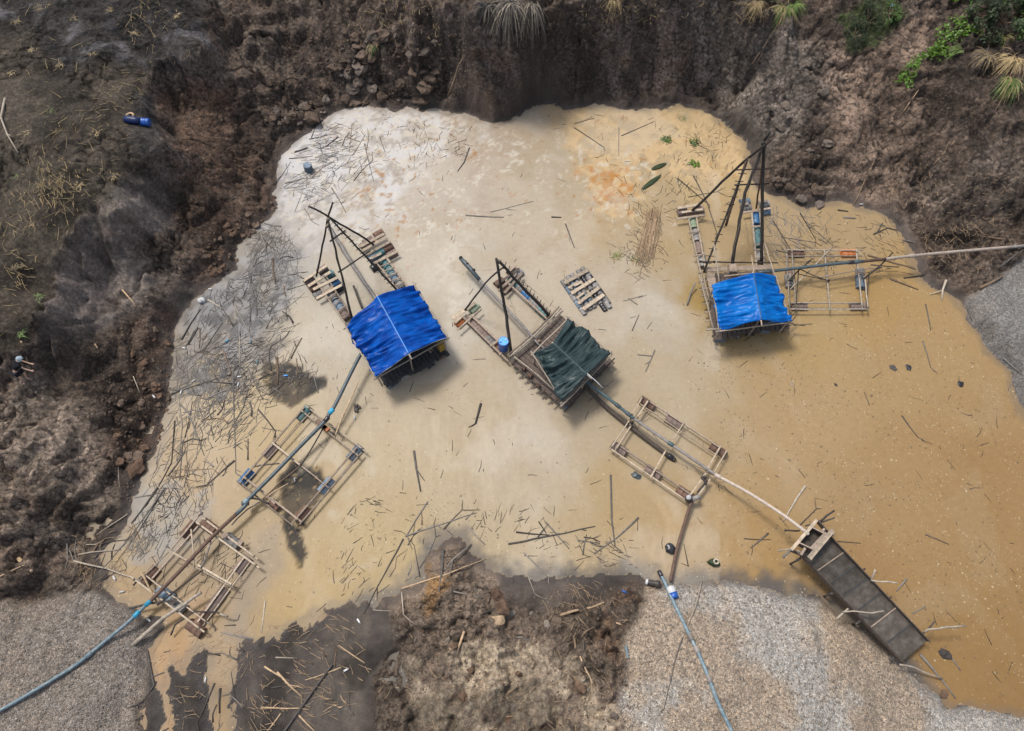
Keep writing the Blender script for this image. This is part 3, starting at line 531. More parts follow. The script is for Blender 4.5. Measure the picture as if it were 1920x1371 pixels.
def lash(parent, p, r=.09, mat='rope'):
    p = Vector(p); b = MB()
    for k in range(4):
        a = random.uniform(0, 3.14); d = Vector((math.cos(a), math.sin(a), .3)).normalized()*.05
        b.tube([p-d+Vector((0, 0, .02*k)), p+d+Vector((0, 0, .02*k))], r*.8, 6)
    return b.build('rope_lashing', M[mat], parent, True)

def tarp(parent, Pt, corners, mat, seed, folds=15, sag=.10, hemcol='white'):
    A, B, C, D, E, Fp = [Vector(Pt(*c)) for c in corners]       # A left back, B ridge back, C right back, D right front, E ridge front, F left front
    N, Mv = 40, 90; vs = []; fs = []
    for j in range(Mv+1):
        v = j/Mv; l_ = A.lerp(Fp, v); rg = B.lerp(E, v); r_ = C.lerp(D, v)
        for i in range(2*N+1):
            u = i/N-1
            p = rg.lerp(l_, -u) if u < 0 else rg.lerp(r_, u); a = abs(u); side = 0 if u < 0 else 9
            edge_ = 1-abs(2*v-1)
            s_ = -sag*math.sin(math.pi*a)*(0.3+edge_)          # the cloth sags between ridge and eave
            vv = v+.10*a*(1 if u < 0 else -.6)
            f1_ = float(ridged(np.array([vv*folds*.5]), np.array([a*1.1+side]), 2, seed)[0])
            f2_ = float(fbm(np.array([vv*folds*1.5]), np.array([a*2.2+side]), 3, seed+7)[0])
            amp = sstep(0, .12, a)*(.35+.65*a)
            p = p+Vector((0, 0, s_+float(amp)*((f1_-.6)*.58+(f2_-.5)*.34)))
            if a > .97: p.z -= .05
            rag = float(fbm(np.array([v*9]), np.array([side+.5]), 3, seed+3)[0]-.5)*.42*max(0, a-.75)*4
            p = p+(l_-r_).normalized()*(rag if u < 0 else -rag)
            if j in (0, Mv): p.z -= .03
            vs.append(p)
    w_ = 2*N+1
    for j in range(Mv):
        for i in range(2*N): fs.append((j*w_+i, j*w_+i+1, (j+1)*w_+i+1, (j+1)*w_+i))
    b = MB(); b.v = vs; b.f = fs; o = b.build('tarp_roof', M[mat], parent, True)
    sm = o.modifiers.new('thick', 'SOLIDIFY'); sm.thickness = .012; sm.offset = -1
    MB().tube([vs[j*w_+N]+Vector((0, 0, .015)) for j in range(0, Mv+1, 3)], .018, 5).build('ridge_cord', M['lid' if 'blue' in mat else 'pipe_teal'], o, True)
    MB().tube([vs[Mv*w_+i]+Vector((0, 0, -.01)) for i in range(0, w_, 4)], .016, 5).build('front_hem', M['white' if hemcol == 'white' else hemcol], o, True)
    return o, vs, w_

def hut(parent, deckc, roofc, Pt, front_pole, deckmat, postmat='bamboo', planks=16, ragged=.25):
    bl, br, fr, fl = [Vector(Pt(*c)) for c in deckc]
    b = MB()                                                    # deck boards run front to back
    for i in range(planks):
        t0 = (i+.04)/planks; t1 = (i+.94)/planks; jr = random.uniform(-.05, ragged)
        a0, a1 = bl.lerp(br, t0), bl.lerp(br, t1); f0, f1 = fl.lerp(fr, t0), fl.lerp(fr, t1); d = ((fl-bl)).normalized()*jr
        p = a0.lerp(a1, .5)-d*.4; q = f0.lerp(f1, .5)+d; b.beam(p+Vector((0, 0, random.uniform(-.012, .012))), q, (a1-a0).length, .045)
    b.build('deck', M[deckmat], parent)
    for k in (.06, .5, .94):
        p, q = bl.lerp(fl, k), br.lerp(fr, k); d = Vector((0, 0, -.12)); board(parent, p+d, q+d, 'wood_dark', .12, .12, 'deck_beam')
    ax = (fl-bl).normalized()
    for k in range(5):
        for t in (.1, .9): drum(parent, bl.lerp(br, t).lerp(fl.lerp(fr, t), (k+.5)/5), ax, ('greydrum', 'rust', 'bluegrey')[(k+int(t*10)) % 3], z=.1)
    for t in (.12, .3, .5, .7, .88): drum(parent, fl.lerp(fr, t)-ax*.5, ax, ('greydrum', 'bluegrey', 'black')[int(t*10) % 3], z=.1)
    A, B, C, D, E, Fp = [Vector(Pt(*c)) for c in roofc]
    for q in (A, Fp, D, C, B, E):
        foot = bl.copy(); foot = Vector((q.x, q.y, bl.z)); cc = (bl+br+fr+fl)/4; foot = foot.lerp(Vector((cc.x, cc.y, bl.z)), .07)
        top = Vector((q.x, q.y, q.z-.05)).lerp(Vector((cc.x, cc.y, q.z-.05)), .05); pole(parent, [foot, top], .045, postmat, 'roof_post')
    dz = Vector((0, 0, -.07)); out = (E-B).normalized()*.28; sd_ = (D-Fp).normalized()*.15
    pole(parent, [A+dz-out*.6, Fp+dz+out*.4], .04, postmat, 'eave_pole'); pole(parent, [C+dz-out*.6, D+dz+out*.4], .04, postmat, 'eave_pole')
    pole(parent, [B+dz-out*.3, E+dz+out*1.2], .045, front_pole, 'ridge_pole')
    pole(parent, [A+dz*2-sd_, C+dz*2+sd_], .04, postmat, 'tie_pole'); pole(parent, [Fp+dz*2-sd_, D+dz*2+sd_], .045, front_pole, 'tie_pole')
    # pump engine under the roof, seen through the open front
    cx = fl.lerp(fr, .62).lerp(bl.lerp(br, .62), .35); e = MB(); e.box(cx+Vector((0, 0, .35)), (1.1, .6, .55), .5); e.box(cx+Vector((.5, .3, .5)), (.4, .4, .75), .5)
    e.lathe(cx+Vector((-.6, -.3, .35)), cx+Vector((-.75, -.38, .35)), [(0, .1), (0, .36), (1, .36), (1, .1)], 18); eng = e.build('engine', M['engine'], parent)
    MB().tube([cx+Vector((.45, .25, .9)), cx+Vector((.45, .25, 1.15)), cx+Vector((.6, .3, 1.25))], .05, 8).build('exhaust_pipe', M['rust'], eng, True)
    return (bl, br, fr, fl)

def rung(parent, p, t, L, mat='pole', r=.025, name='rung'):
    t = Vector(t).normalized()*L/2; return MB().tube([p-t, p+t], r, 6).build(name, M[mat], parent, True)

# --- dredge under the large blue tarp
Z1 = view(560, 360, 3.6067)
d1 = empty('dredge_raft', P(760, 640, 0)); tag(d1, 'wooden suction dredge raft roofed with a deep blue tarp, left of the three', 'dredge raft', 'suction dredge rafts floating in the pond')
hut(d1, [(350,935,.45), (700,655,.45), (1015,1085,.45), (590,1318,.45)], [(315,912,2.1), (530,703,2.85), (778,618,2.1), (1003,985,2.1), (745,1093,2.85), (520,1253,2.1)], Z1, 'pipe_tan', 'deck_black', ragged=.32)
tarp(d1, Z1, [(315,912,2.1), (530,703,2.85), (778,618,2.1), (1003,985,2.1), (745,1093,2.85), (520,1253,2.1)], 'tarp_blue', 21, 19)
o = MB().tube([Z1(*q) for q in ((868,1065,1.2), (895,1085,1.1), (905,1070,1.1), (885,1060,1.15))], .03, 6).build('hose_loop', M['stick_tan'], d1, True)
o = MB(); o.box(Z1(965, 1040, 1.0), (.4, .3, .7), .6); o.build('hanging_cloth', M['yellow'], d1)
hy = Vector((math.cos(.52), math.sin(.52), 0)); hx = Z1(190, 500, .1)-Z1(35, 600, .1)
for (u, v), m in zip(((72,600), (105,645), (135,690), (205,562), (245,622), (160,525), (270,650)), ('pink', 'rust', 'greydrum', 'teal', 'blue', 'pink', 'black')): drum(d1, Z1(u, v, .12), hx, m, .8)
for a, b_ in (((35,600), (190,498)), ((95,660), (262,580)), ((120,720), (292,628)), ((62,640), (215,540)), ((160,690), (225,640))): board(d1, Z1(*a, .43), Z1(*b_, .43), 'wood_pale', .17)
for a, b_ in (((120,600), (318,895)), ((178,558), (368,852))): board(d1, Z1(*a, .38), Z1(*b_, .38), 'wood', .09, .09, 'arm_beam')
for u, v, m in ((228,705,'greydrum'), (275,775,'bluegrey'), (310,830,'pink')): drum(d1, Z1(u, v, .1), Z1(310, 830)-Z1(228, 705), m, .74)
for k in range(6): board(d1, Z1(170+k*32, 672+k*46, .44), Z1(232+k*28, 634+k*45, .44), 'wood', .07)
hx2 = Z1(600, 300, .1)-Z1(430, 400, .1)
for (u, v), m in zip(((540,282), (445,358), (500,445), (545,412), (605,378), (630,420), (520,505), (470,330)), ('rust', 'pink', 'bluegrey', 'teal', 'rust', 'pink', 'black', 'pink')): drum(d1, Z1(u, v, .12), hx2, m, .8)
for a, b_ in (((412,372), (582,282)), ((452,425), (620,338)), ((495,490), (668,400)), ((430,400), (600,305)), ((475,455), (560,415))): board(d1, Z1(*a, .43), Z1(*b_, .43), 'wood_pale', .17)
for a, b_ in (((520,470), (690,690)), ((590,440), (735,640))): board(d1, Z1(*a, .38), Z1(*b_, .38), 'wood', .09, .09, 'arm_beam')
for u, v, m in ((590,485,'teal'), (622,533,'teal'), (650,580,'bluegrey'), (685,622,'greydrum')): drum(d1, Z1(u, v, .1), Z1(640, 570)-Z1(590, 485), m, .7)
for k in range(6): board(d1, Z1(555+k*22, 505+k*33, .44), Z1(625+k*22, 478+k*33, .44), 'wood', .07)
ap = Z1(200, 190, 5.3)
pole(d1, [Z1(120,570,.45), Z1(155,400,2.1), Z1(183,250,4.3), Z1(205,150,5.6), Z1(230,72,6.5)], .055, 'pole', 'mast_pole')
pole(d1, [Z1(505,355,.45), Z1(400,285,2.4), Z1(250,200,4.8), Z1(170,150,5.5), Z1(68,97,6.2)], .06, 'pole', 'mast_pole')
pole(d1, [Z1(362,860,.5), Z1(200,195,5.3)], .065, 'pole', 'mast_pole')
lp = pole(d1, [Z1(690,690,.5), Z1(215,180,5.3)], .06, 'pole', 'ladder_pole')
for k in range(17):
    t = .12+.05*k; p = Z1(690,690,.5).lerp(Z1(215,180,5.3), t); MB().tube([p-hx2.normalized()*.16, p+hx2.normalized()*.16], .022, 6).build('rung', M['pole'], lp, True)
pole(d1, [Z1(268,545,2.6), Z1(485,398,2.6)], .045, 'pole', 'crossbar'); pole(d1, [Z1(212,335,4.2), Z1(318,260,4.2)], .045, 'pole', 'crossbar')
pole(d1, [Z1(212,245,1.0), Z1(345,465,.95), Z1(512,712,.9), Z1(620,870,.9)], .12, 'pipe_grey', 'suction_pipe', 12, wob=0)
pole(d1, [Z1(370,635,.2), Z1(430,790,.45)], .06, 'stick_dark', 'prop')
MB().tube([ap, Z1(300,420,1.1)], .01, 4).build('rope', M['rope'], d1); lash(d1, ap, .12); lash(d1, Z1(195, 235, 5.0), .1)

# --- dredge under the dark green tarp
Z2 = view(840, 460, 4.1545)
d2 = empty('dredge_raft', P(1060, 680, 0)); tag(d2, 'wooden suction dredge raft roofed with a dark green tarp, in the middle of the pond', 'dredge raft', 'suction dredge rafts floating in the pond')
rc2 = [(662,835,2.0), (818,760,2.55), (938,562,2.0), (1265,835,2.0), (1085,1005,2.6), (890,1213,2.0)]
dk2 = hut(d2, [(478,905,.45), (880,545,.45), (1275,895,.45), (905,1270,.45)], rc2, Z2, 'bamboo', 'deck')
tarp(d2, Z2, rc2, 'tarp_green', 45, 15, .22, 'tarp_green')
pole(d2, [Z2(1085,1000,2.58), Z2(1150,1055,2.5), Z2(1205,1110,2.35)], .025, 'white', 'white_tube'); pole(d2, [Z2(1092,1216,.9), Z2(1288,1052,.9)], .03, 'stick_dark', 'cross_stick')
pole(d2, [Z2(878,1258,1.9), Z2(1283,846,1.9)], .05, 'bamboo', 'front_rail'); pole(d2, [Z2(900,1300,.9), Z2(1298,880,.9)], .05, 'wood_dark', 'front_rail')
h = Z2(255,490,.1)-Z2(70,660,.1); a2 = Z2(410,850)-Z2(120,560)
board(d2, Z2(32,572,.44), Z2(130,500,.44), 'wood_pale', .26); board(d2, Z2(55,600,.43), Z2(120,540,.43), 'wood_pale', .2)
for a, b_, w_ in (((70,660), (258,490), .10), ((138,505), (212,448), .18), ((160,560), (230,520), .1), ((330,790), (390,740), .1), ((400,855), (420,835), .1)): board(d2, Z2(*a, .44), Z2(*b_, .44), 'wood_pale', w_)
for u, v, m in ((97,600,'orange'), (207,497,'green')): drum(d2, Z2(u, v, .12), h, m, .8)
for a, b_ in (((118,562), (470,905)), ((182,545), (465,820))): board(d2, Z2(*a, .38), Z2(*b_, .38), 'wood', .12, .09, 'arm_beam')
for k in range(5): drum(d2, Z2(175+k*52, 590+k*52, .1), a2, ('pink', 'pink', 'pink', 'greydrum', 'rust')[k], .8)
for a, b_ in (((372,312), (552,182)), ((398,350), (535,225)), ((440,370), (570,220)), ((480,200), (520,165))): board(d2, Z2(*a, .44), Z2(*b_, .44), 'wood_dark' if a[0] < 380 else 'wood', .14)
for u, v, m in ((400,290,'rust'), (500,205,'pink'), (545,225,'greydrum'), (450,340,'rust')): drum(d2, Z2(u, v, .12), Z2(552,182)-Z2(372,312), m, .8)
for a, b_ in (((470,300), (785,585)), ((525,262), (830,560))): board(d2, Z2(*a, .38), Z2(*b_, .38), 'wood', .11, .09, 'arm_beam')
for u, v, m in ((515,290,'teal'), (570,340,'greydrum'), (622,392,'blue'), (680,455,'greydrum'), (740,520,'teal')): drum(d2, Z2(u, v, .1), Z2(780,580)-Z2(470,290), m, .78)
pole(d2, [Z2(497,848,.5), Z2(440,480,2.9), Z2(376,104,5.9)], .085, 'pole', 'mast_pole', 9)
pole(d2, [Z2(130,505,.45), Z2(215,395,1.9), Z2(300,285,3.4), Z2(410,185,4.9), Z2(440,160,5.0)], .05, 'pole', 'mast_pole')
l0, l1 = Z2(800,560,.5), Z2(392,120,5.6)
lp = pole(d2, [l0, l1], .085, 'pole', 'ladder_pole', 8)
for k in range(14):
    p = l0.lerp(l1, .04+.066*k); q = Vector((.10, .30, .03)); MB().tube([p-q*.35, p+q], .024, 6).build('rung', M['pole'], lp, True)
pole(d2, [Z2(395,357,3.6), Z2(535,225,3.6)], .05, 'wood', 'crossbar'); pole(d2, [Z2(388,142,5.5), Z2(412,122,5.5)], .05, 'wood', 'crossbar')
for dx, z in ((0, .95), (16, .75), (-14, .7)): pole(d2, [Z2(478+dx,872+dx,z), Z2(690+dx,690+dx,z), Z2(880+dx,492+dx,z)], .055, 'bamboo' if dx >= 0 else 'wood', 'deck_rail')
pole(d2, [Z2(515,868,.9), Z2(700,1010,.9), Z2(905,1200,.9)], .045, 'bamboo', 'deck_rail')
sp2 = pole(d2, [Z2(95,105,.95), Z2(245,270,.9), Z2(430,465,.8), Z2(690,752,.75), Z2(760,815,.7)], .09, 'pipe_grey', 'suction_pipe', 12, wob=0)
MB().tube([Z2(93,98,1.0), Z2(130,135,1.0), Z2(180,190,.95), Z2(245,270,.92)], [.10, .15, .14, .12], 10).build('suction_hose', M['pipe_dark'], sp2, True)
for u, v in ((100,100), (150,150), (200,195)): lash(d2, Z2(u, v, 1.0), .13, 'pole')
for a, b_ in (((215,195,1.2), (400,190,5.0)), ((690,370,.6), (440,165,5.0)), ((545,600,.5), (470,370,3)), ((850,500,.9), (560,260,.5))): MB().tube([Z2(*a), Z2(*b_)], .008, 4).build('rope', M['rope'], d2)
for k in range(7):
    t = k/7; c = dk2[0].lerp(dk2[3], .2+.75*t); board(d2, c+Vector((-.22, -.18, -.04)), c+Vector((.12, .1, .02)), 'wood_dark', .1, .08, 'deck_bracket')
for u, v in ((590,955), (640,1010), (700,1090)):
    MB().lathe(Z2(u-12, v, .62), Z2(u+12, v+12, .62), [(0, .03), (0, .13), (.3, .13), (.5, .09), (.7, .13), (1, .13), (1, .03)], 16).build('winch_wheel', M['pole_brown'], d2, True)
lash(d2, Z2(400, 130, 5.6), .13); lash(d2, Z2(480, 872, 1), .1); lash(d2, Z2(710, 750, .9), .1, 'stick_tan')

# --- dredge under the bright blue tarp
Z3 = view(1250, 240, 3.265)
d3 = empty('dredge_raft', P(1410, 610, 0)); tag(d3, 'wooden suction dredge raft roofed with a faded bright blue tarp, under the tallest mast', 'dredge raft', 'suction dredge rafts floating in the pond')
rc3 = [(283,962,2.1), (532,886,2.55), (672,912,2.1), (764,1182,2.1), (580,1172,2.6), (322,1238,2.1)]
dk3 = hut(d3, [(248,900,.45), (655,868,.45), (755,1215,.45), (285,1295,.45)], rc3, Z3, 'wood_pale', 'deck', ragged=.18)
tarp(d3, Z3, rc3, 'tarp_bright', 77, 11, .12, 'tarp_bright')
for a, b_, m, r in (((244,1236,2.0), (330,1232,2.0), 'bamboo', .05), ((290,712,1.9), (322,942,2.05), 'bamboo', .04), ((520,785,1.9), (534,890,2.5), 'wood_pale', .04), ((598,700,1.7), (664,912,2.05), 'wood_pale', .04), ((352,910,1.6), (520,890,1.6), 'wood', .05), ((205,820,1.5), (682,826,1.5), 'pole', .045), ((200,900,.9), (290,1240,.9), 'bamboo', .045), ((225,905,.75), (262,1060,.8), 'bamboo', .04)): pole(d3, [Z3(*a), Z3(*b_)], r, m, 'roof_pole' if a[2] > 1 else 'deck_rail')
for u, v in ((205,820), (290,822), (400,822), (635,826)): lash(d3, Z3(u, v, 1.5), .08, 'pole')
# walkway of planks beside the hut
for k in range(2): board(d3, Z3(255+k*22, 890, .52), Z3(290+k*18, 1040+k*40, .52), 'wood', .3)
board(d3, Z3(245,868,.5), Z3(650,850,.5), 'wood', .35)
for a, b_, w_ in (((68,492), (212,470), .17), ((62,556), (236,532), .16), ((90,520), (222,500), .14)): board(d3, Z3(*a, .44), Z3(*b_, .44), 'wood_pale', w_)
for u, v, m in ((95,515,'pink'), (195,500,'pink'), (150,525,'rust')): drum(d3, Z3(u, v, .12), Z3(212,470)-Z3(68,492), m, .8)
for a, b_ in (((130,560), (292,1270)), ((180,545), (240,890))): board(d3, Z3(*a, .38), Z3(*b_, .38), 'wood_pale', .09, .09, 'arm_beam')
for k in range(4): drum(d3, Z3(162+k*18, 585+k*78, .1), Z3(205,880)-Z3(160,560), ('green', 'greydrum', 'pink', 'greydrum')[k], .84)
for a, b_ in (((135,642), (205,634)), ((162,782), (230,772)), ((192,888), (248,882)), ((193,946), (250,936)), ((205,990), (255,980)), ((212,1030), (260,1020)), ((222,1080), (268,1070)), ((230,1130), (275,1120)), ((240,1185), (280,1175))): board(d3, Z3(*a, .44), Z3(*b_, .44), 'wood', .09)
for a, b_, w_ in (((468,517), (634,490), .13), ((450,470), (500,460), .2), ((560,455), (620,445), .16)): board(d3, Z3(*a, .44), Z3(*b_, .44), 'wood', w_)
for u, v, m in ((478,452,'bluegrey'), (600,512,'bluegrey'), (485,492,'greydrum'), (595,465,'greydrum')): drum(d3, Z3(u, v, .12), Z3(630,490)-Z3(470,515), m, .8)
for a, b_ in (((520,520), (548,860)), ((568,510), (600,860))): board(d3, Z3(*a, .38), Z3(*b_, .38), 'wood_pale', .09, .09, 'arm_beam')
for u, v, m in ((546,560,'blue'), (556,650,'teal'), (560,700,'teal'), (568,790,'greydrum')): drum(d3, Z3(u, v, .1), Z3(560,700)-Z3(546,560), m, .84)
for a, b_ in (((520,605), (575,600)), ((530,715), (590,708)), ((535,745), (598,740)), ((540,800), (602,792))): board(d3, Z3(*a, .44), Z3(*b_, .44), 'wood', .09)
apx = 6.5
pole(d3, [Z3(158,508,.45), Z3(420,255,4.0), Z3(490,190,5.2), Z3(600,105,6.8)], .075, 'pole', 'mast_pole', 8)
pole(d3, [Z3(400,830,.6), Z3(480,400,3.9), Z3(595,95,apx)], .10, 'pole', 'mast_pole', 9)
pole(d3, [Z3(580,835,.5), Z3(585,400,3.9), Z3(596,80,apx), Z3(632,24,7.2)], .095, 'pole', 'mast_pole', 9)
pole(d3, [Z3(548,492,.45), Z3(575,300,3), Z3(600,110,6.2), Z3(658,58,6.9)], .055, 'pole_brown', 'mast_pole')
l0, l1 = Z3(228,880,.5), Z3(500,185,5.4)
lp = pole(d3, [l0, Z3(300,700,1.7), l1], .06, 'pole', 'ladder_pole')
lp2 = pole(d3, [Z3(360,600,2.2), Z3(405,455,3.2), Z3(485,205,5.3)], .07, 'pole_brown', 'mast_pole')
for k in range(13): MB().tube([l0.lerp(l1, .08+.066*k)+Vector((s*.24, s*-.02, 0)) for s in (-1, 1)], .025, 6).build('rung', M['pole'], lp, True)
pole(d3, [Z3(422,258,4.9), Z3(642,250,4.9)], .04, 'pole', 'crossbar'); pole(d3, [Z3(416,350,4.3), Z3(628,340,4.3)], .045, 'pole', 'crossbar')
b_ = MB(); b_.box(Z3(400,865,.7), (.42, .55, .35)); b_.build('mast_foot', M['wood'], d3)
for z in (6.3, 6.6, 6.0): lash(d3, Z3(590, 110-(z-6.3)*40, z), .16, 'pole')
for a, b_ in (((390,810,.9), (560,170,5.8)), ((480,560,.2), (500,700,.4))): MB().tube([Z3(*a), Z3(*b_)], .012, 4).build('rope', M['rope'], d3)
pole(d3, [Z3(175,950,.4), Z3(150,1000,.2), Z3(125,1085,.03)], .05, 'pipe_grey', 'pole_oar')
for k in range(9): t = random.random(); c = dk3[2]+Vector((random.uniform(-.9, .2), random.uniform(-.3, .35), random.uniform(.1, .5))); a = random.uniform(-.5, 1.2); pole(d3, [c, c+Vector((math.cos(a), math.sin(a), .1))*random.uniform(.5, 1.1)], .025, 'stick_dark', 'loose_stick')
MB().tube([Z3(595+k*8, 1195+6*math.sin(k*.8), .9) for k in range(12)], .05, 8).build('hose', M['bluegrey'], d3, True)

# --- floating pipe frames: rails, cross rails and float drums
def frame(label, Zv, base, rails, cross, drums, mat='wood', extra=None, w=.075):
    o = empty('pontoon_frame', Zv(*base)); tag(o, label, 'pontoon frame', 'floating timber frames carrying the pipes')
    for i_, (a, b_) in enumerate(rails):
        if mat == 'bamboo' or i_ % 3 == 1: pole(o, [Zv(*a, .40), Zv(*b_, .40)], w*.5, mat, 'rail')
        else: board(o, Zv(*a, .40), Zv(*b_, .40), mat if i_ % 2 else 'wood', w, .07, 'rail')
    for i_, (a, b_) in enumerate(cross):
        if mat == 'bamboo' or i_ % 3 == 2: pole(o, [Zv(*a, .475), Zv(*b_, .475)], w*.52, mat, 'cross_rail')
        else: board(o, Zv(*a, .475), Zv(*b_, .475), mat if i_ % 2 else 'wood_pale', w*1.1, .06, 'cross_rail')
        for q_ in (a, b_):
            if i_ < 4: lash(o, Zv(*q_, .46).lerp(Zv(*(b_ if q_ is a else a), .46), .06), .06)
    for u, v, du, dv, m in drums: drum(o, Zv(u, v, .10), Zv(u+du, v+dv, .1)-Zv(u, v, .1), m)
    return o
Y1 = view(440, 740, 5.273)
f1 = frame('timber pontoon frame around a black silt patch, nearest the left dredge', Y1, (660,720),
 [((688,128), (68,845)), ((748,178), (100,890)), ((1212,525), (560,1285)), ((1255,570), (640,1290))],
 [((705,110), (1295,560)), ((650,150), (1222,605)), ((28,850), (612,1325)), ((85,808), (660,1268)), ((368,474), (640,690)), ((660,705), (940,930))],
 [(685,185,-60,70,'teal'), (357,550,-60,70,'pink'), (115,820,-60,70,'blue'), (1192,575,-60,70,'bluegrey'), (905,900,-60,70,'bluegrey'), (665,1185,-60,70,'rust')])
for u, v, m in ((905,335,'orange'), (835,275,'rust'), (880,320,'rust')): MB().box(Y1(u, v, .52), (.36, .22, .2), -.65).build('wood_block', M[m], f1)
drum(f1, Y1(395,1090,.15), Y1(580,1260)-Y1(400,1080), 'rust', .6, .2)
for k in range(5): board(f1, Y1(960+k*12-(k % 2)*30, 320+k*13+(k % 2)*30, .56), Y1(1000+k*10-(k % 2)*30, 345+k*10+(k % 2)*30, .56), 'pole', .06, .06, 'cleat')
for k in range(4): board(f1, Y1(330+k*14, 1010+k*14, .56), Y1(365+k*12, 1040+k*12, .56), 'wood', .07, .06, 'cleat')
pole(f1, [Y1(985,430,.5), Y1(1060,230,.75), Y1(1168,0,1.0), Y1(1220,-130,1.3)], .045, 'stick_tan', 'stay_pole')
pole(f1, [Y1(875,330,.7), Y1(770,520,.6), Y1(650,710,.52)], .035, 'pole', 'stay_pole'); pole(f1, [Y1(650,700,.52), Y1(460,860,.55), Y1(275,1035,.6)], .04, 'stick_brown', 'stay_pole')
pole(f1, [Y1(280,1040,.55), Y1(400,950,.58), Y1(530,880,.5)], .04, 'stick_tan', 'stay_pole'); pole(f1, [Y1(130,1020,.65), Y1(240,1035,.6), Y1(350,1085,.55)], .05, 'pole', 'pipe_rest')
pole(f1, [Y1(250,1060,.5), Y1(130,1130,.5), Y1(30,1220,.45), Y1(-30,1290,.35)], .035, 'stick_grey', 'stay_pole')
Y2 = view(240, 950, 5.273)
f2 = frame('timber pontoon frame half aground by the left gravel heap, with rusty drums', Y2, (700,680),
 [((722,58), (420,430)), ((400,450), (118,725)), ((692,195), (238,712)), ((1150,498), (690,1145)), ((1212,540), (740,1180))],
 [((740,108), (1282,518)), ((680,158), (1302,608)), ((128,648), (815,1168)), ((20,690), (752,1235)), ((450,458), (582,532)), ((650,588), (1048,808)), ((690,575), (1020,770))],
 [(605,228,-60,72,'rust'), (222,680,-60,72,'rust'), (800,200,75,55,'rust'), (1035,345,75,55,'greydrum'), (1130,572,-60,75,'pink'), (905,885,-60,80,'pink'), (865,945,-60,80,'pink'), (735,1105,-60,75,'rust'), (668,1205,-75,-55,'rust'), (490,975,75,55,'greydrum'), (370,870,75,55,'bluegrey')], 'wood_pale')
pole(f2, [Y2(45,1365,.35), Y2(350,1100,.55), Y2(560,960,.62), Y2(722,850,.7)], .09, 'stick_pale', 'log_pole', 9)
for a, m, r in ((((625,225,.5), (650,470,.6), (650,620,.55)), 'wood_pale', .04), (((820,340,.6), (770,510,.55), (715,610,.55)), 'stick_grey', .04), (((290,975,.5), (460,840,.55), (735,630,.55)), 'pole', .04), (((130,650,.55), (190,760,.55), (285,945,.45)), 'stick_tan', .05), (((10,1010,.45), (210,960,.5), (435,930,.5)), 'stick_dark', .055), (((425,1270,.2), (465,1165,.4), (660,1040,.5), (870,1040,.5), (990,1088,.45)), 'stick_dark', .04), (((905,1060,.5), (985,1085,.45)), 'stick_pale', .05), (((700,90,.5), (740,60,.6)), 'stick_dark', .04)): pole(f2, [Y2(*q) for q in a], r, m, 'stay_pole')
board(f2, Y2(940,300,.55), Y2(985,265,.55), 'wood', .2); board(f2, Y2(1095,370,.55), Y2(1125,335,.55), 'wood', .2); board(f2, Y2(430,970,.5), Y2(475,910,.5), 'wood_dark', .16)
Y3 = view(1130, 730, 5.9615)
f3 = frame('timber pontoon frame between the green dredge and the sluice', Y3, (720,640),
 [((520,138), (1305,650)), ((418,165), (1325,772)), ((200,640), (1000,1190)), ((75,655), (955,1258))],
 [((452,72), (320,300)), ((518,112), (380,330)), ((330,310), (82,668)), ((340,370), (135,690)), ((1310,632), (1150,920)), ((1390,682), (1230,960)), ((1150,930), (960,1200)), ((1200,1000), (1010,1265)), ((908,372), (760,610)), ((700,690), (530,985))],
 [(493,160,60,40,'rust'), (790,365,60,38,'pink'), (1285,682,60,40,'rust'), (180,665,60,40,'pink'), (560,928,60,38,'pink'), (915,1165,60,38,'rust')], 'wood_pale')
o = MB().lathe(Y3(965,1240,.35), Y3(965,1205,.78), [(0, .1), (0, .2), (.6, .21), (.8, .17), (.95, .1), (1, .02)], 14).build('jug', M['black'], f3, True)
MB().lathe(Y3(962,1210,.74), Y3(962,1200,.86), [(0, .02), (0, .15), (.6, .12), (1, .03)], 12).build('jug_shine', M['white'], o, True)  # white cap shape standing in for the reflection on the shiny jug
MB().tube([Y3(1000,1230,.6), Y3(1085,1200,.62)], .13, 9).build('grey_roll', M['pipe_grey'], f3, True)
for a, m, r in ((((300,400,.6), (410,290,.62), (510,235,.55)), 'stick_tan', .03), (((560,500,.62), (640,590,.6), (730,690,.6), (900,790,.5), (1160,915,.55)), 'rope', .022), (((1040,870,.55), (1240,960,.6), (1400,945,.62)), 'stick_tan', .028), (((1100,970,.6), (1140,1020,.6), (1160,1060,.6)), 'stick_dark', .07), (((1060,1150,.5), (1170,1020,.55)), 'stick_dark', .05)): pole(f3, [Y3(*q) for q in a], r, m, 'stay_pole')
lash(f3, Y3(320,370,.6), .12, 'pole'); lash(f3, Y3(760,610,.6), .1, 'rope'); lash(f3, Y3(1140,990,.6), .13, 'pole')
f4 = frame('timber pontoon frame beside the bright blue dredge, with an orange drum', Z3, (980,930),
 [((720,748), (1200,750)), ((725,786), (1165,784)), ((758,1072), (1192,1072)), ((752,1110), (1238,1110))],
 [((733,742), (752,1115)), ((765,742), (792,1115)), ((1160,742), (1198,1115)), ((1212,905), (1234,1115)), ((965,745), (1000,1118))],
 [(790,767,30,0,'rust'), (1110,767,30,0,'orange'), (757,905,2,30,'rust'), (752,940,2,20,'greydrum'), (1186,905,2,30,'greydrum'), (1186,945,2,30,'bluegrey'), (808,1091,30,0,'pink'), (1166,1091,30,0,'pink')], 'bamboo', w=.085)
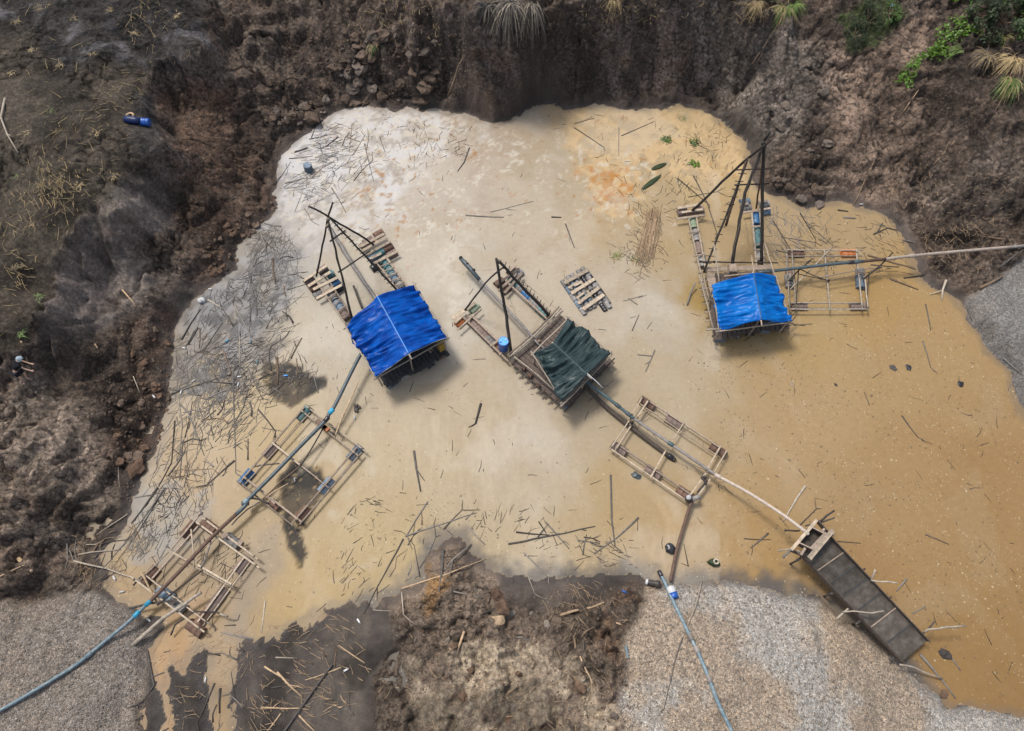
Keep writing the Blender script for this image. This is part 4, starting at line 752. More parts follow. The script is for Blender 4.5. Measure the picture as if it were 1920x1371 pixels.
for a, m, r in ((((755,990,.5), (880,870,.7), (1012,728,.55)), 'stick_pale', .035), (((745,938,.5), (800,880,.8), (885,808,1.2)), 'pole', .04), (((808,862,.8), (790,1095,.5)), 'pole', .03), (((812,862,.9), (900,905,.7), (1000,938,.55)), 'pole', .03), (((810,895,.75), (960,928,.6)), 'pole', .025), (((1205,925,.5), (1300,850,.9), (1385,762,1.3)), 'pole', .045), (((945,915,.6), (1180,870,.7), (1320,852,.8)), 'stick_grey', .03), (((975,940,.6), (1250,880,.7), (1318,855,.8)), 'stick_brown', .03), (((1240,880,.6), (1222,1080,.45)), 'pole', .03), (((1165,750,.5), (1200,790,.5)), 'bamboo', .03), (((1250,838,.4), (1420,852,.3)), 'stick_dark', .035)): pole(f4, [Z3(*q) for q in a], r, m, 'stay_pole')
lash(f4, Z3(990,935,.6), .07, 'pole'); lash(f4, Z3(760,935,.55), .1, 'pole')
# --- small raft
fr_ = empty('plank_raft', Z2(1060, 345, 0)); tag(fr_, 'small loose raft of grey planks over rows of dark floats', 'raft')
dv = Z2(1160, 470)-Z2(985, 215); dv.normalize()
for (u, v, n_) in ((890,272,4), (932,238,4), (965,222,4), (1012,192,5), (1047,172,5), (1075,190,4)):
    p0 = Z2(u, v, .1)
    for k in range(n_+1): c = p0+dv*(.24+k*.54); drum(fr_, c+Vector((0, 0, .05)), dv, ('greydrum', 'black', 'bluegrey')[(k*3+u) % 3] if k % 2 else 'greydrum', .5, .15, 'float_can', .06)
for a, b_, w_ in (((905,300), (1090,190), .2), ((985,315), (1035,285), .17), ((962,372), (1142,262), .22), ((1012,452), (1180,328), .22), ((1046,498), (1216,384), .22), ((1000,412), (1060,372), .12), ((940,330), (1020,282), .14)): board(fr_, Z2(*a, .26), Z2(*b_, .26), 'wood_pale', w_)

# ------------------------------------------------------------------ pipes
def pipe(name, label, pts, r, mat, couplings=(), cat='pipe', group=None, n=12, secs=()):
    out = []
    P_ = [Vector(p) for p in pts]
    for i in range(len(P_)-1):                                   # Catmull-Rom through the traced points
        a, b_, c_, d_ = P_[max(i-1, 0)], P_[i], P_[i+1], P_[min(i+2, len(P_)-1)]
        for k in range(6):
            t = k/6; out.append(.5*((2*b_)+(c_-a)*t+(2*a-5*b_+4*c_-d_)*t*t+(3*b_-a-3*c_+d_)*t**3))
    out.append(P_[-1]); cut = [0]+[int(f_*(len(out)-1)) for f_, _ in secs]+[len(out)-1]; ms = [mat]+[m for _, m in secs]
    o = MB().tube(out[cut[0]:cut[1]+1], r, n).build(name, M[mat], None, True); tag(o, label, cat, group)
    def child(c, nm):
        c.parent = o; c.location = c.location-o.location; return c
    for i in range(1, len(ms)): child(MB().tube(out[cut[i]:cut[i+1]+1], r*.94, n).build('pipe_section', M[ms[i]], None, True), 0)
    for f_, m in couplings:
        i = int(f_*(len(out)-2)); d = (out[i+1]-out[i]).normalized(); child(MB().lathe(out[i]-d*.16, out[i]+d*.16, [(0, r*1.2), (.3, r*1.3), (.7, r*1.3), (1, r*1.2)], 12).build('coupling', M[m], None, True), 0)
    return o
pipe('discharge_pipe', 'long dark discharge pipe crossing both left frames from the blue dredge', [P(688,652,1.2), P(672,672,1.1), Y1(1000,90,1.0), Y1(935,190,.95), Y1(890,265,.9), Y1(640,520,.72), Y1(400,770,.7), Y1(160,1010,.72), Y1(100,1070,.7), Y2(1150,0,.7), Y2(840,290,.68), Y2(500,650,.66), Y2(260,895,.66), Y2(215,940,.66)], .10, 'pipe_dark', ((.20, 'cyan'), (.30, 'black'), (.61, 'pipe_blue'), (.66, 'pipe_dark')), secs=((.72, 'pole_brown'),))
g_ = lambda x, y, dz=.13: G(x, y, dz)
pipe('discharge_pipe', 'pale blue discharge pipe curving over the left gravel heap', [Y2(215,940,.66), P(268,1140,.62), P(240,1167,.75), g_(200,1203), g_(165,1232), g_(140,1251), g_(100,1276), g_(50,1306), g_(0,1334), g_(-60,1362)], .085, 'pipe_blue', ((.04, 'cyan'), (.17, 'cyan'), (.45, 'pipe_blue')))
pipe('discharge_pipe', 'teal to grey discharge pipe from the green dredge down to the sluice box', [Z2(1060,1040,1.0), Z2(1110,1090,1.0), Y3(0,52,.95), Y3(330,312,.75), Y3(380,350,.72), Y3(760,612,.72), Y3(1170,892,.75), Y3(1290,972,.85), P(1400,922,1.2), P(1460,960,1.7), P(1500,989,2.0), P(1516,1002,2.0)], .085, 'pipe_teal', ((.24, 'pipe_dark'), (.27, 'pipe_dark'), (.47, 'pipe_teal'), (.66, 'pipe_tan')), secs=((.30, 'pipe_grey'), (.64, 'pipe_tan')))
pipe('fallen_pipe', 'thick dark pipe lying half sunk beside the teal pipe, through the sluice-side frame', [Z2(1085,1110,.3), Y3(10,170,.2), Y3(250,372,.2), Y3(340,440,.22), Y3(600,640,.16), Y3(810,795,.06)], .12, 'wood_dark', ((.98, 'black'),))
pipe('discharge_pipe', 'long tan discharge pipe from the bright blue dredge to the right bank', [Z3(560,886,1.0), Z3(800,858,1.05), Z3(1050,830,1.1), P(1640,488,1.15), P(1700,481,1.3), P(1760,475,1.4), P(1840,468,1.7), P(1925,461,1.9), P(2010,455,2.2)], .095, 'pipe_dark', ((.30, 'black'), (.33, 'pipe_dark'), (.55, 'pipe_tan')), secs=((.34, 'pole_brown'), (.42, 'pipe_tan'), (.85, 'pipe_grey')))
pipe('water_pipe', 'pale grey blue pipe running down the right gravel heap', [g_(1237,1077,.15), g_(1246,1098,.3), g_(1262,1130), g_(1290,1188), g_(1308,1225), g_(1325,1265), g_(1345,1318), g_(1371,1373), g_(1400,1450)], .085, 'pipe_blue', ((.42, 'pipe_grey'), (.5, 'pipe_grey'), (.68, 'pipe_grey'), (.01, 'black')))
pipe('dark_pipe', 'straight dark pipe lying on the grey sand flat at the bottom', [g_(624,1246,.08), g_(590,1292,.08), g_(560,1335,.08), g_(528,1380,.08)], .05, 'stick_dark')
pipe('pipe_offcut', 'short pale grey pipe offcut at the edge of the right gravel heap', [g_(1173,1211,.06), g_(1177,1235,.06)], .06, 'pipe_blue')
pipe('mooring_pole', 'long brown mooring pole from the sluice-side frame to the gravel shore', [P(1297,938,.5), P(1287,970,.35), P(1275,1010,.3), P(1266,1045,.3), P(1260,1075,.25), P(1257,1089,.2)], .085, 'pole_brown', cat='pole')

# ------------------------------------------------------------------ sluice box
S5 = view(1460, 950, 7.617); S6 = view(1580, 1080, 5.7125)
sl_ = empty('sluice_box', P(1620, 1130, 0)); tag(sl_, 'long dark wooden sluice box with mat lined floor sloping along the gravel shore', 'sluice box')
zt, zb, wh = 1.55, .75, .24
TL, TR, BL, BR = S5(330,690,zt), S5(735,415,zt), S6(655,935,zb), S6(935,700,zb)
nx_, nz_ = (TR-TL).normalized(), Vector((0, 0, 1)); dn_ = (BL-TL).normalized()
nm = nx_.cross(dn_); nm = nm if nm.z > 0 else -nm
seams = [0, .16, .285, .41, .545, .69, .84, 1.0]
for a, b_ in zip(seams[:-1], seams[1:]):
    m = MB(); p0, p1, q1, q0 = TL.lerp(BL, a+.003), TR.lerp(BR, a+.003), TR.lerp(BR, b_-.003), TL.lerp(BL, b_-.003); i0 = len(m.v)
    N_ = 10
    for j in range(N_+1):
        for i in range(N_+1):
            p = p0.lerp(p1, i/N_).lerp(q0.lerp(q1, i/N_), j/N_); m.v.append(p-nm*(wh-.03)+nm*(random.uniform(-.008, .008)))
    for j in range(N_):
        for i in range(N_): m.f.append((j*11+i, j*11+i+1, (j+1)*11+i+1, (j+1)*11+i))
    m.build('mat', M['tread'], sl_, True)
for i_, a in enumerate(seams[1:-1]): board(sl_, TL.lerp(BL, a)-nm*(wh-.05), TR.lerp(BR, a)-nm*(wh-.05), 'wood' if i_ in (0, 4) else 'deck_black', .05, .04, 'riffle')
b_ = MB(); i0 = 0
for p in (TL, TR, BR, BL): b_.v.append(p-nm*(wh+.03))
for p in (TL, TR, BR, BL): b_.v.append(p-nm*wh)
b_.f = [(3, 2, 1, 0), (4, 5, 6, 7), (0, 1, 5, 4), (1, 2, 6, 5), (2, 3, 7, 6), (3, 0, 4, 7)]; b_.build('floor', M['wood_dark'], sl_)
for p, q in ((TL, BL), (TR, BR)):
    b_ = MB(); o_ = nx_*.02*(1 if p == TR else -1); b_.v = [p-nm*wh-o_, q-nm*wh-o_, q-o_, p-o_, p-nm*wh+o_, q-nm*wh+o_, q+o_, p+o_]
    b_.f = [(0, 1, 2, 3), (7, 6, 5, 4), (0, 4, 5, 1), (1, 5, 6, 2), (2, 6, 7, 3), (3, 7, 4, 0)]; sw = b_.build('side_wall', M['deck'], sl_)
    board(sw.parent, p+nm*.02, q+nm*.02, 'wood_dark', .05, .04, 'wall_cap')
# head box
HB = [S5(300,505,2.0), S5(470,275,2.0), S5(650,385,2.0), S5(480,610,2.0)]
hbp = MB(); cc = sum(HB, Vector())/4
for p in HB: hbp.v.append(p+Vector((0, 0, -.5)))
for p in HB: hbp.v.append(p+Vector((0, 0, -.46)))
hbp.f = [(3, 2, 1, 0), (4, 5, 6, 7), (0, 1, 5, 4), (1, 2, 6, 5), (2, 3, 7, 6), (3, 0, 4, 7)]; hbp.build('head_floor', M['tread'], sl_)
for i in range(4): p, q = HB[i], HB[(i+1) % 4]; MB().beam(p-Vector((0, 0, .25)), q-Vector((0, 0, .25)), .04, .5).build('head_wall', M['deck'], sl_)
for a, b2, w_, m in (((175,625), (545,190), .15, 'wood_pale'), ((470,612), (690,380), .22, 'wood'), ((418,728), (775,325), .11, 'wood_pale'), ((448,750), (790,345), .10, 'wood_pale'), ((290,512), (480,605), .05, 'wood'), ((460,285), (640,382), .05, 'wood'), ((315,690), (380,600), .1, 'wood'), ((610,350), (650,320), .1, 'wood'), ((265,640), (300,690), .05, 'wood_dark')): board(sl_, S5(*a, 2.04), S5(*b2, 2.04), m, w_, .045, 'head_plank')
b_ = MB(); q_ = [S5(175,625,1.7), S5(330,690,1.7), S5(735,415,1.7), S5(545,200,1.7)]
for i in ((0, 1), (2, 3)): MB().beam(q_[i[0]], q_[i[1]], .04, .36).build('head_wall', M['deck'], sl_)
for k in (0.02, .35, .62, .95):
    for p, q, sgn in ((TL, BL, -1), (TR, BR, 1)):
        c = p.lerp(q, k)+nx_*sgn*.1; zg = min(0, Hat(c.x, c.y)); pole(sl_, [Vector((c.x, c.y, zg-.1)), Vector((c.x, c.y, c.z-.25))], .05, 'stick_dark', 'post')
    a, b2 = TL.lerp(BL, k)-nm*(wh+.1)-nx_*.3, TR.lerp(BR, k)-nm*(wh+.1)+nx_*.3; pole(sl_, [a, b2], .045, 'stick_dark', 'bearer')
for a, m, r in ((((590,215,1.6), (690,130,1.7), (795,55,1.8)), 'stick_dark', .05), (((595,230,1.5), (690,195,1.6), (798,158,1.7)), 'stick_dark', .04), (((85,342,1.0), (200,345,1.2), (300,345,1.5)), 'stick_dark', .045), (((-10,632,1.2), (120,612,1.4), (170,600,1.5)), 'stick_pale', .04), (((55,730,1.5), (170,620,1.7)), 'stick_grey', .06), (((260,625,1.8), (335,655,1.8)), 'stick_pale', .035), (((375,275,1.5), (450,255,1.6)), 'stick_dark', .04)): pole(sl_, [S5(*q) for q in a], r, m, 'prop_branch')
for a, m, r in ((((300,45,1.2), (400,62,1.3), (480,58,1.35), (590,80,1.4)), 'stick_pale', .04), (((305,40,1.2), (350,-70,1.5)), 'stick_pale', .045), (((0,385,1.2), (110,378,1.25), (310,395,1.4), (440,375,1.5)), 'stick_pale', .035), (((-60,460,1.0), (60,350,1.2)), 'stick_pale', .045), (((868,605,.8), (920,575,1.0), (1100,553,1.1), (1318,535,1.2)), 'stick_pale', .045), (((905,585,.9), (985,488,1.2)), 'stick_dark', .04), (((610,950,.7), (690,962,.6), (780,985,.5), (860,1030,.35), (1070,1095,.2)), 'stick_pale', .04)): pole(sl_, [S6(*q) for q in a], r, m, 'prop_branch')

# ------------------------------------------------------------------ drums and litter
def standing_drum(label, base, r, h, mat, lid, tilt=(0, 0)):
    b0 = Vector(base); ax = Vector((tilt[0], tilt[1], 1)).normalized()
    prof = [(0, r*.96), (.02, r), (.06, r*1.01), (.30, r), (.33, r*1.05), (.36, r), (.63, r), (.66, r*1.05), (.69, r), (.95, r), (.97, r*1.03), (1, r*1.03)]
    o = MB().lathe(b0, b0+ax*h, prof, 24).build('drum', M[mat], None, True, b0)
    o.data.polygons.foreach_set('use_smooth', [len(f.vertices) == 4 for f in o.data.polygons]); tag(o, label, 'drum')
    t = b0+ax*(h+.001); l_ = MB().lathe(t, t+ax*.012, [(0, r*.93), (1, r*.92)], 24).build('lid', M[lid], None); l_.parent = o; l_.location = l_.location-o.location
    for a in (.6, 3.6):
        q = t+Vector((math.cos(a), math.sin(a), 0))*r*.6; c = MB().lathe(q, q+ax*.035, [(0, .045), (1, .04)], 12).build('bung', M['white' if a < 1 else mat], None, True); c.parent = o; c.location = c.location-o.location
    return o
standing_drum('bright blue plastic drum standing on the left arm of the green-roofed dredge', Z2(434, 803, .42), .285, .86, 'brightblue', 'lid')
standing_drum('grey blue drum standing half sunk in the white scum of the upper left shore', P(580, 322, -.15), .27, .62, 'bluegrey', 'bluegrey', (.05, .02))
c = G(273, 234); o = MB().lathe(c+Vector((-.32, .04, .2)), c+Vector((.32, -.02, .2)), [(0, .21), (.05, .22), (.32, .215), (.35, .23), (.38, .215), (.63, .215), (.66, .23), (.69, .215), (.95, .22), (1, .21)], 20).build('drum', M['brightblue'], None, True); tag(o, 'bright blue drum lying on the burnt bank edge', 'drum')
c = G(253, 230); o = MB().lathe(c+Vector((-.5, .06, .2)), c+Vector((.45, -.1, .2)), [(0, .06), (.03, .2), (.3, .24), (.7, .22), (.97, .18), (1, .06)], 14).build('jerry_can', M['cloth_black'], None, True); o.data.materials[0] = simple('navy_plastic', (.006, .02, .09), .4); tag(o, 'dark navy plastic can lying beside the blue drum on the burnt bank', 'can')
c = G(245, 219); o = MB().tube([c+Vector((math.cos(a)*.2, math.sin(a)*.18, .08)) for a in np.linspace(0, 6.1, 18)], .06, 8).build('rope_coil', M['stick_tan'], None, True); tag(o, 'cream rope coil beside the navy can on the burnt bank', 'rope')
c = G(1258, 1110); a = Vector((.25, -.95, 0)).normalized(); o = MB().lathe(c+Vector((-.06, .2, .2)), c+Vector((.1, -.32, .2)), [(0, .1), (0, .2), (.04, .21), (.46, .21), (.5, .205)], 18).build('bucket', M['white'], None, True); tag(o, 'white and blue plastic bucket lying against the pale pipe', 'bucket')
o2 = MB().lathe(c+Vector((.02, -.06, .2)), c+Vector((.1, -.32, .2)), [(0, .212), (.9, .215), (1, .19), (1, .05)], 18).build('blue_base', M['brightblue'], None, True); o2.parent = o; o2.location = o2.location-o.location
c = G(1225, 1095); o = MB().lathe(c+Vector((-.3, .06, .16)), c+Vector((.3, -.05, .16)), [(0, .03), (.05, .12), (.3, .15), (.6, .14), (.7, .18), (.95, .18), (1, .04)], 14).build('pump_fitting', M['engine'], None, True); tag(o, 'dark pump fitting with a white end at the pipe mouth on the gravel', 'pump')
o2 = MB().lathe(c+Vector((-.4, .09, .16)), c+Vector((-.29, .06, .16)), [(0, .1), (.5, .15), (1, .13)], 12).build('white_end', M['white'], None, True); o2.parent = o; o2.location = o2.location-o.location
def blobmesh(name, c, rad, mat, seed, n=2, rough=.35, sq=.75, smooth=False):
    import bmesh
    bm = bmesh.new(); bmesh.ops.create_icosphere(bm, subdivisions=n, radius=1)
    rs = np.random.RandomState(seed); off = rs.rand(3)*50
    sx, sy, sz = rad*(.8+.5*rs.rand()), rad*(.8+.5*rs.rand()), rad*sq*(.8+.4*rs.rand()); rz = rs.rand()*6.28
    for v in bm.verts:
        d = 1+rough*.25*(rs.rand()-.5)+rough*(float(fbm(np.array([v.co.x*1.6+off[0]+v.co.z*.9]), np.array([v.co.y*1.6+off[1]-v.co.z*.7]), 3, 2)[0])-.5)*2
        x, y, z = v.co.x*sx*d, v.co.y*sy*d, v.co.z*sz*d
        v.co = (x*math.cos(rz)-y*math.sin(rz), x*math.sin(rz)+y*math.cos(rz), z)
    me = bpy.data.meshes.new(name); bm.to_mesh(me); bm.free(); me.materials.append(M[mat])
    if smooth: me.polygons.foreach_set('use_smooth', [True]*len(me.polygons))
    o = bpy.data.objects.new(name, me); COL.objects.link(o); o.location = c; return o
o = blobmesh('sack', P(1339, 1055, .08), .20, 'leaf_dark', 3, 3, .3, .7, True); tag(o, 'dark green sack with a pale rope ring floating near the right gravel shore', 'sack'); o.scale = (1.25, .8, 1)
c = P(1343, 1053, .22); o2 = MB().tube([c+Vector((math.cos(a)*.11, math.sin(a)*.11, .0)) for a in np.linspace(0, 6.1, 16)], .04, 7).build('rope_ring', M['stick_pale'], None, True); o2.parent = o; o2.matrix_parent_inverse = Matrix.Translation(-Vector(o.location)); o2.location = c; o2.parent = None; tag(o2, 'pale rope ring on top of the dark green sack', 'rope')
o = blobmesh('plastic_bag', P(1257, 1028, .12), .27, 'black', 8, 3, .5, .6, True); tag(o, 'black plastic bag caught on the brown mooring pole', 'bag')
o = blobmesh('plastic_bag', P(377, 563, .10), .22, 'white', 12, 3, .6, .6, True); tag(o, 'white plastic bag in the grey flotsam at the left shore', 'bag')
o = blobmesh('dead_branch_clump', P(668, 765, .05), .22, 'stick_dark', 14, 3, .9, .5); tag(o, 'black root clump floating beside the tan stay pole of the left frame', 'root')
for k, (x, y, r, m) in enumerate(((1703,689,.16,'black'),(1675,690,.17,'stick_dark'),(1801,720,.15,'black'),(1567+0,722,.1,'stick_dark'),(1770,1225,.28,'stick_dark'),(1193,892,.2,'pipe_dark'),(1485,720,.1,'stick_pale'))):
    o = blobmesh('floating_debris', P(x, y, .0), r, m, 30+k, 2, .8, .45); tag(o, ('dark lump floating in the ochre water of the right pond', 'dark knot of weed floating in the ochre water', 'round black lump floating near the right gravel edge', 'small dark lump in the right pond', 'square dark mat of debris off the foot of the sluice', 'dark teal rag floating below the sluice-side frame', 'small pale lump floating right of the bright blue dredge')[k], 'debris')
BOT = ((1082,620,'white'),(363,715,'white'),(449,707,'white'),(340,736,'white'),(289,744,'white'),(345,653,'white'),(447,722,'white'),(215,1084,'white'),(386,1274,'white'),(673,1165,'white'),(650,1256,'white'),(665,783,'white'),(280,1163,'white'),(427,640,'cyan'),(483,679,'teal'),(536,705,'lid'),(1171,1110,'brightblue'),(1672,12,'lid'),(470,641,'bluegrey'),(395,543,'white'),(553,900,'white'),(1160,1170,'stick_tan'),(1615,384,'white'),(230,1110,'white'))
WHERE = {0: 'near the green dredge'}
for k, (x, y, m) in enumerate(BOT):
    c = G(x, y, .05); a = random.uniform(0, 6.28); d = Vector((math.cos(a), math.sin(a), 0)); o = MB().lathe(c-d*.13, c+d*.13, [(0, .02), (.02, .042), (.65, .045), (.78, .035), (.86, .02), (1, .022)], 10).build('plastic_bottle', M[m], None, True)
    land = c.z > .1; reg = 'on the left bank' if x < 330 and y < 1000 else 'in the left flotsam' if x < 640 and y < 960 else 'around the lower left gravel and stream' if x < 460 else 'on the grey sand flat' if x < 700 else 'by the near bank' if y > 1000 else 'on the upper right slope' if x > 1600 else 'in the open pond'
    tag(o, '%s plastic bottle lying %s' % ({'white': 'small white', 'cyan': 'cyan', 'teal': 'teal', 'lid': 'light blue', 'brightblue': 'bright blue', 'bluegrey': 'grey blue', 'stick_tan': 'tan'}[m], reg), 'bottle', 'plastic bottles '+reg)

# ------------------------------------------------------------------ person bent over on the left slope
def skin_body(name, nodes, edges, mat, parent=None, loc=(0, 0, 0), lv=2):
    me = bpy.data.meshes.new(name); me.from_pydata([n[0] for n in nodes], edges, []); o = bpy.data.objects.new(name, me); COL.objects.link(o)
    o.modifiers.new('skin', 'SKIN'); s_ = o.modifiers.new('sub', 'SUBSURF'); s_.levels = lv; s_.render_levels = lv
    for i, n in enumerate(nodes): me.skin_vertices[0].data[i].radius = (n[1], n[1]); me.skin_vertices[0].data[i].use_root = (i == 0)
    me.materials.append(mat); o.modifiers['skin'].use_smooth_shade = True
    if parent: o.parent = parent
    else: o.location = loc
    return o
pf = G(50, 712)
nodes = [((-.05, .10, .80), .13), ((.03, .22, 1.02), .135), ((.16, .36, 1.20), .15), ((.25, .44, 1.29), .06), ((.33, .48, 1.34), .085), ((.40, .50, 1.36), .07),
 ((.02, .20, .74), .09), ((.10, .17, .42), .062), ((.04, .05, .07), .045), ((.20, .02, .03), .035), ((-.10, .02, .74), .09), ((-.03, -.08, .42), .062), ((-.12, -.20, .07), .045), ((.02, -.26, .03), .035),
 ((.10, .52, 1.20), .06), ((.27, .55, .95), .045), ((.48, .52, .80), .034), ((.57, .50, .77), .035), ((.30, .24, 1.18), .06), ((.42, .16, .93), .045), ((.60, .14, .80), .034), ((.68, .13, .77), .035)]
edges = [(0, 1), (1, 2), (2, 3), (3, 4), (4, 5), (0, 6), (6, 7), (7, 8), (8, 9), (0, 10), (10, 11), (11, 12), (12, 13), (2, 14), (14, 15), (15, 16), (16, 17), (2, 18), (18, 19), (19, 20), (20, 21)]
for h_ in (17, 21):                                              # palm to five unequal bent fingers
    hx_ = Vector(nodes[h_][0])
    for k, (sp_, L_) in enumerate(((-.034, .065), (-.012, .08), (.012, .085), (.034, .075))):
        i = len(nodes); nodes += [(tuple(hx_+Vector((.04, sp_, -.01))), .012), (tuple(hx_+Vector((.04+L_*.5, sp_*1.15, -.025))), .010), (tuple(hx_+Vector((.035+L_*.85, sp_*1.2, -.06))), .008)]; edges += [(h_, i), (i, i+1), (i+1, i+2)]
    i = len(nodes); nodes += [(tuple(hx_+Vector((.0, .045, -.01))), .013), (tuple(hx_+Vector((.04, .07, -.04))), .009)]; edges += [(h_, i), (i, i+1)]
pb = skin_body('person', nodes, edges, M['skin'], None, pf); tag(pb, 'person in black clothes and pale grey cap bending over on the left slope', 'person')
sh = [((-.05, .10, .80), .15), ((.03, .22, 1.02), .16), ((.16, .36, 1.20), .175), ((.23, .42, 1.27), .09), ((.09, .53, 1.19), .085), ((.20, .55, 1.05), .075), ((.30, .23, 1.16), .085), ((.37, .19, 1.03), .075)]
skin_body('shirt', sh, [(0, 1), (1, 2), (2, 3), (2, 4), (4, 5), (2, 6), (6, 7)], M['cloth_black'], pb)
skin_body('shorts', [((-.05, .10, .80), .165), ((.03, .20, .72), .115), ((.09, .18, .48), .095), ((-.11, .02, .72), .115), ((-.05, -.06, .48), .095)], [(0, 1), (1, 2), (0, 3), (3, 4)], M['cloth_black'], pb)
cp = MB().lathe((.36, .49, 1.33), (.30, .46, 1.50), [(0, .17), (.15, .145), (.5, .125), (.85, .08), (1, .01)], 16); cp.tube([(.33, .48, 1.36), (.50, .55, 1.33)], [.09, .05], 8)
b_ = cp.build('cap', M['cloth_grey'], None, True, (0, 0, 0)); b_.parent = pb
fc = MB()
for d in (-.03, .03): fc.tube([(.415, .50+d, 1.315), (.43, .505+d, 1.31)], .011, 6)
fc.tube([(.42, .51, 1.30), (.45, .52, 1.285)], [.016, .01], 6); fc.tube([(.405, .48, 1.265), (.405, .54, 1.265)], .009, 6)
b_ = fc.build('face', M['skin'], None, True, (0, 0, 0)); b_.parent = pb
# the cap sits on a head that is covered by the cap and short black hair
b_ = MB().lathe((.31, .46, 1.36), (.36, .49, 1.30), [(0, .10), (.5, .11), (1, .09)], 12).build('hair', M['black'], None, True, (0, 0, 0)); b_.parent = pb

# ------------------------------------------------------------------ driftwood
ZN = [((310,180,1080,410), 'in the white scum'), ((1040,190,1420,420), 'in the orange foam bay'), ((1420,370,1740,560), 'in the right hand bay'), ((230,400,640,780), 'in the grey flotsam of the left bay'), ((250,740,560,990), 'left of the upper frame'), ((100,960,480,1200), 'around the lower left frame'), ((260,1180,470,1400), 'beside the orange stream'), ((470,1120,730,1400), 'on the grey sand flat'), ((730,1000,930,1400), 'on the near mud bank'), ((930,1060,1215,1400), 'on the near clay bank'), ((1215,1080,1760,1400), 'on the right gravel heap'), ((640,900,1215,1080), 'off the near bank'), ((1215,880,1420,1090), 'near the mooring pole'), ((1740,420,1950,800), 'on the right bank'), ((1420,560,1950,1371), 'in the ochre right water'), ((640,400,1420,900), 'in the middle pond'), ((0,0,330,1100), 'on the left bank'), ((330,0,1950,260), 'on the far bank')]
def zone(x, y):
    for (a, b_, c, d), t in ZN:
        if a <= x <= c and b_ <= y <= d: return t
    return 'by the water'
TONE = dict(stick_dark='dark', stick_grey='grey', stick_brown='brown', stick_tan='tan', stick_pale='pale')
used = {}; nstick = 0
def stick(px, r, mat, fork=0, z=None):
    global nstick
    r = r*.78
    if mat == 'stick_dark' and random.random() < .45: mat = 'stick_grey'
    pts_ = []
    for i in range(len(px)-1):
        (x1, y1), (x2, y2) = px[i], px[i+1]; n = max(1, int(math.hypot(x2-x1, y2-y1)/22))
        for k in range(n): t = k/n; pts_.append((x1+(x2-x1)*t, y1+(y2-y1)*t))
    pts_.append(px[-1]); W3 = []
    a0 = G(*pts_[0]); a1 = G(*pts_[-1])
    for i, (x, y) in enumerate(pts_):
        p = G(x, y); t = i/max(1, len(pts_)-1); p.z = max(p.z, (a0.z*(1-t)+a1.z*t) if abs(a0.z-a1.z) > .25 else p.z)+(.35*r if p.z < .05 else r*.8)+random.gauss(0, r*.15)
        p += Vector((random.gauss(0, r*.35), random.gauss(0, r*.35), 0)); W3.append(p)
    b = MB(); m = len(W3); b.tube(W3, [r*(1.15-.75*i/m)*random.uniform(.9, 1.1) for i in range(m)], 7)
    for k in range(fork):
        i = random.randrange(max(1, m//3), m); p = W3[min(i, m-1)]; t = (W3[min(i, m-1)]-W3[max(i-1, 0)]); t = t.normalized() if t.length > 0 else Vector((1, 0, 0))
        a = random.choice((-1, 1))*random.uniform(.4, .9); d = Vector((t.x*math.cos(a)-t.y*math.sin(a), t.x*math.sin(a)+t.y*math.cos(a), t.z+.05)); L = random.uniform(.3, .9)
        b.tube([p, p+d*L*.5+Vector((0, 0, .02)), p+d*L+Vector((random.gauss(0, .05), random.gauss(0, .05), .03))], [r*.6, r*.45, r*.25], 6)
    o = b.build('driftwood_stick', M[mat], None, True); nstick += 1
    L = sum((W3[i+1]-W3[i]).length for i in range(m-1)); x, y = pts_[m//2]
    ang = math.degrees(math.atan2(W3[-1].y-W3[0].y, W3[-1].x-W3[0].x)) % 180
    ori = 'lying level' if ang < 22 or ang > 158 else 'slanting right' if ang < 68 else 'lying upright' if ang < 112 else 'slanting left'
    lab = '%s %s%s stick %s %s' % ('long' if L > 2.6 else 'short' if L < 1.1 else 'mid-length', 'forked ' if fork else '', TONE[mat], ori, zone(x, y))
    tag(o, lab, 'stick', 'driftwood '+zone(x, y)); return o
D_, Gy, B_, T_, P_2 = 'stick_dark', 'stick_grey', 'stick_brown', 'stick_tan', 'stick_pale'
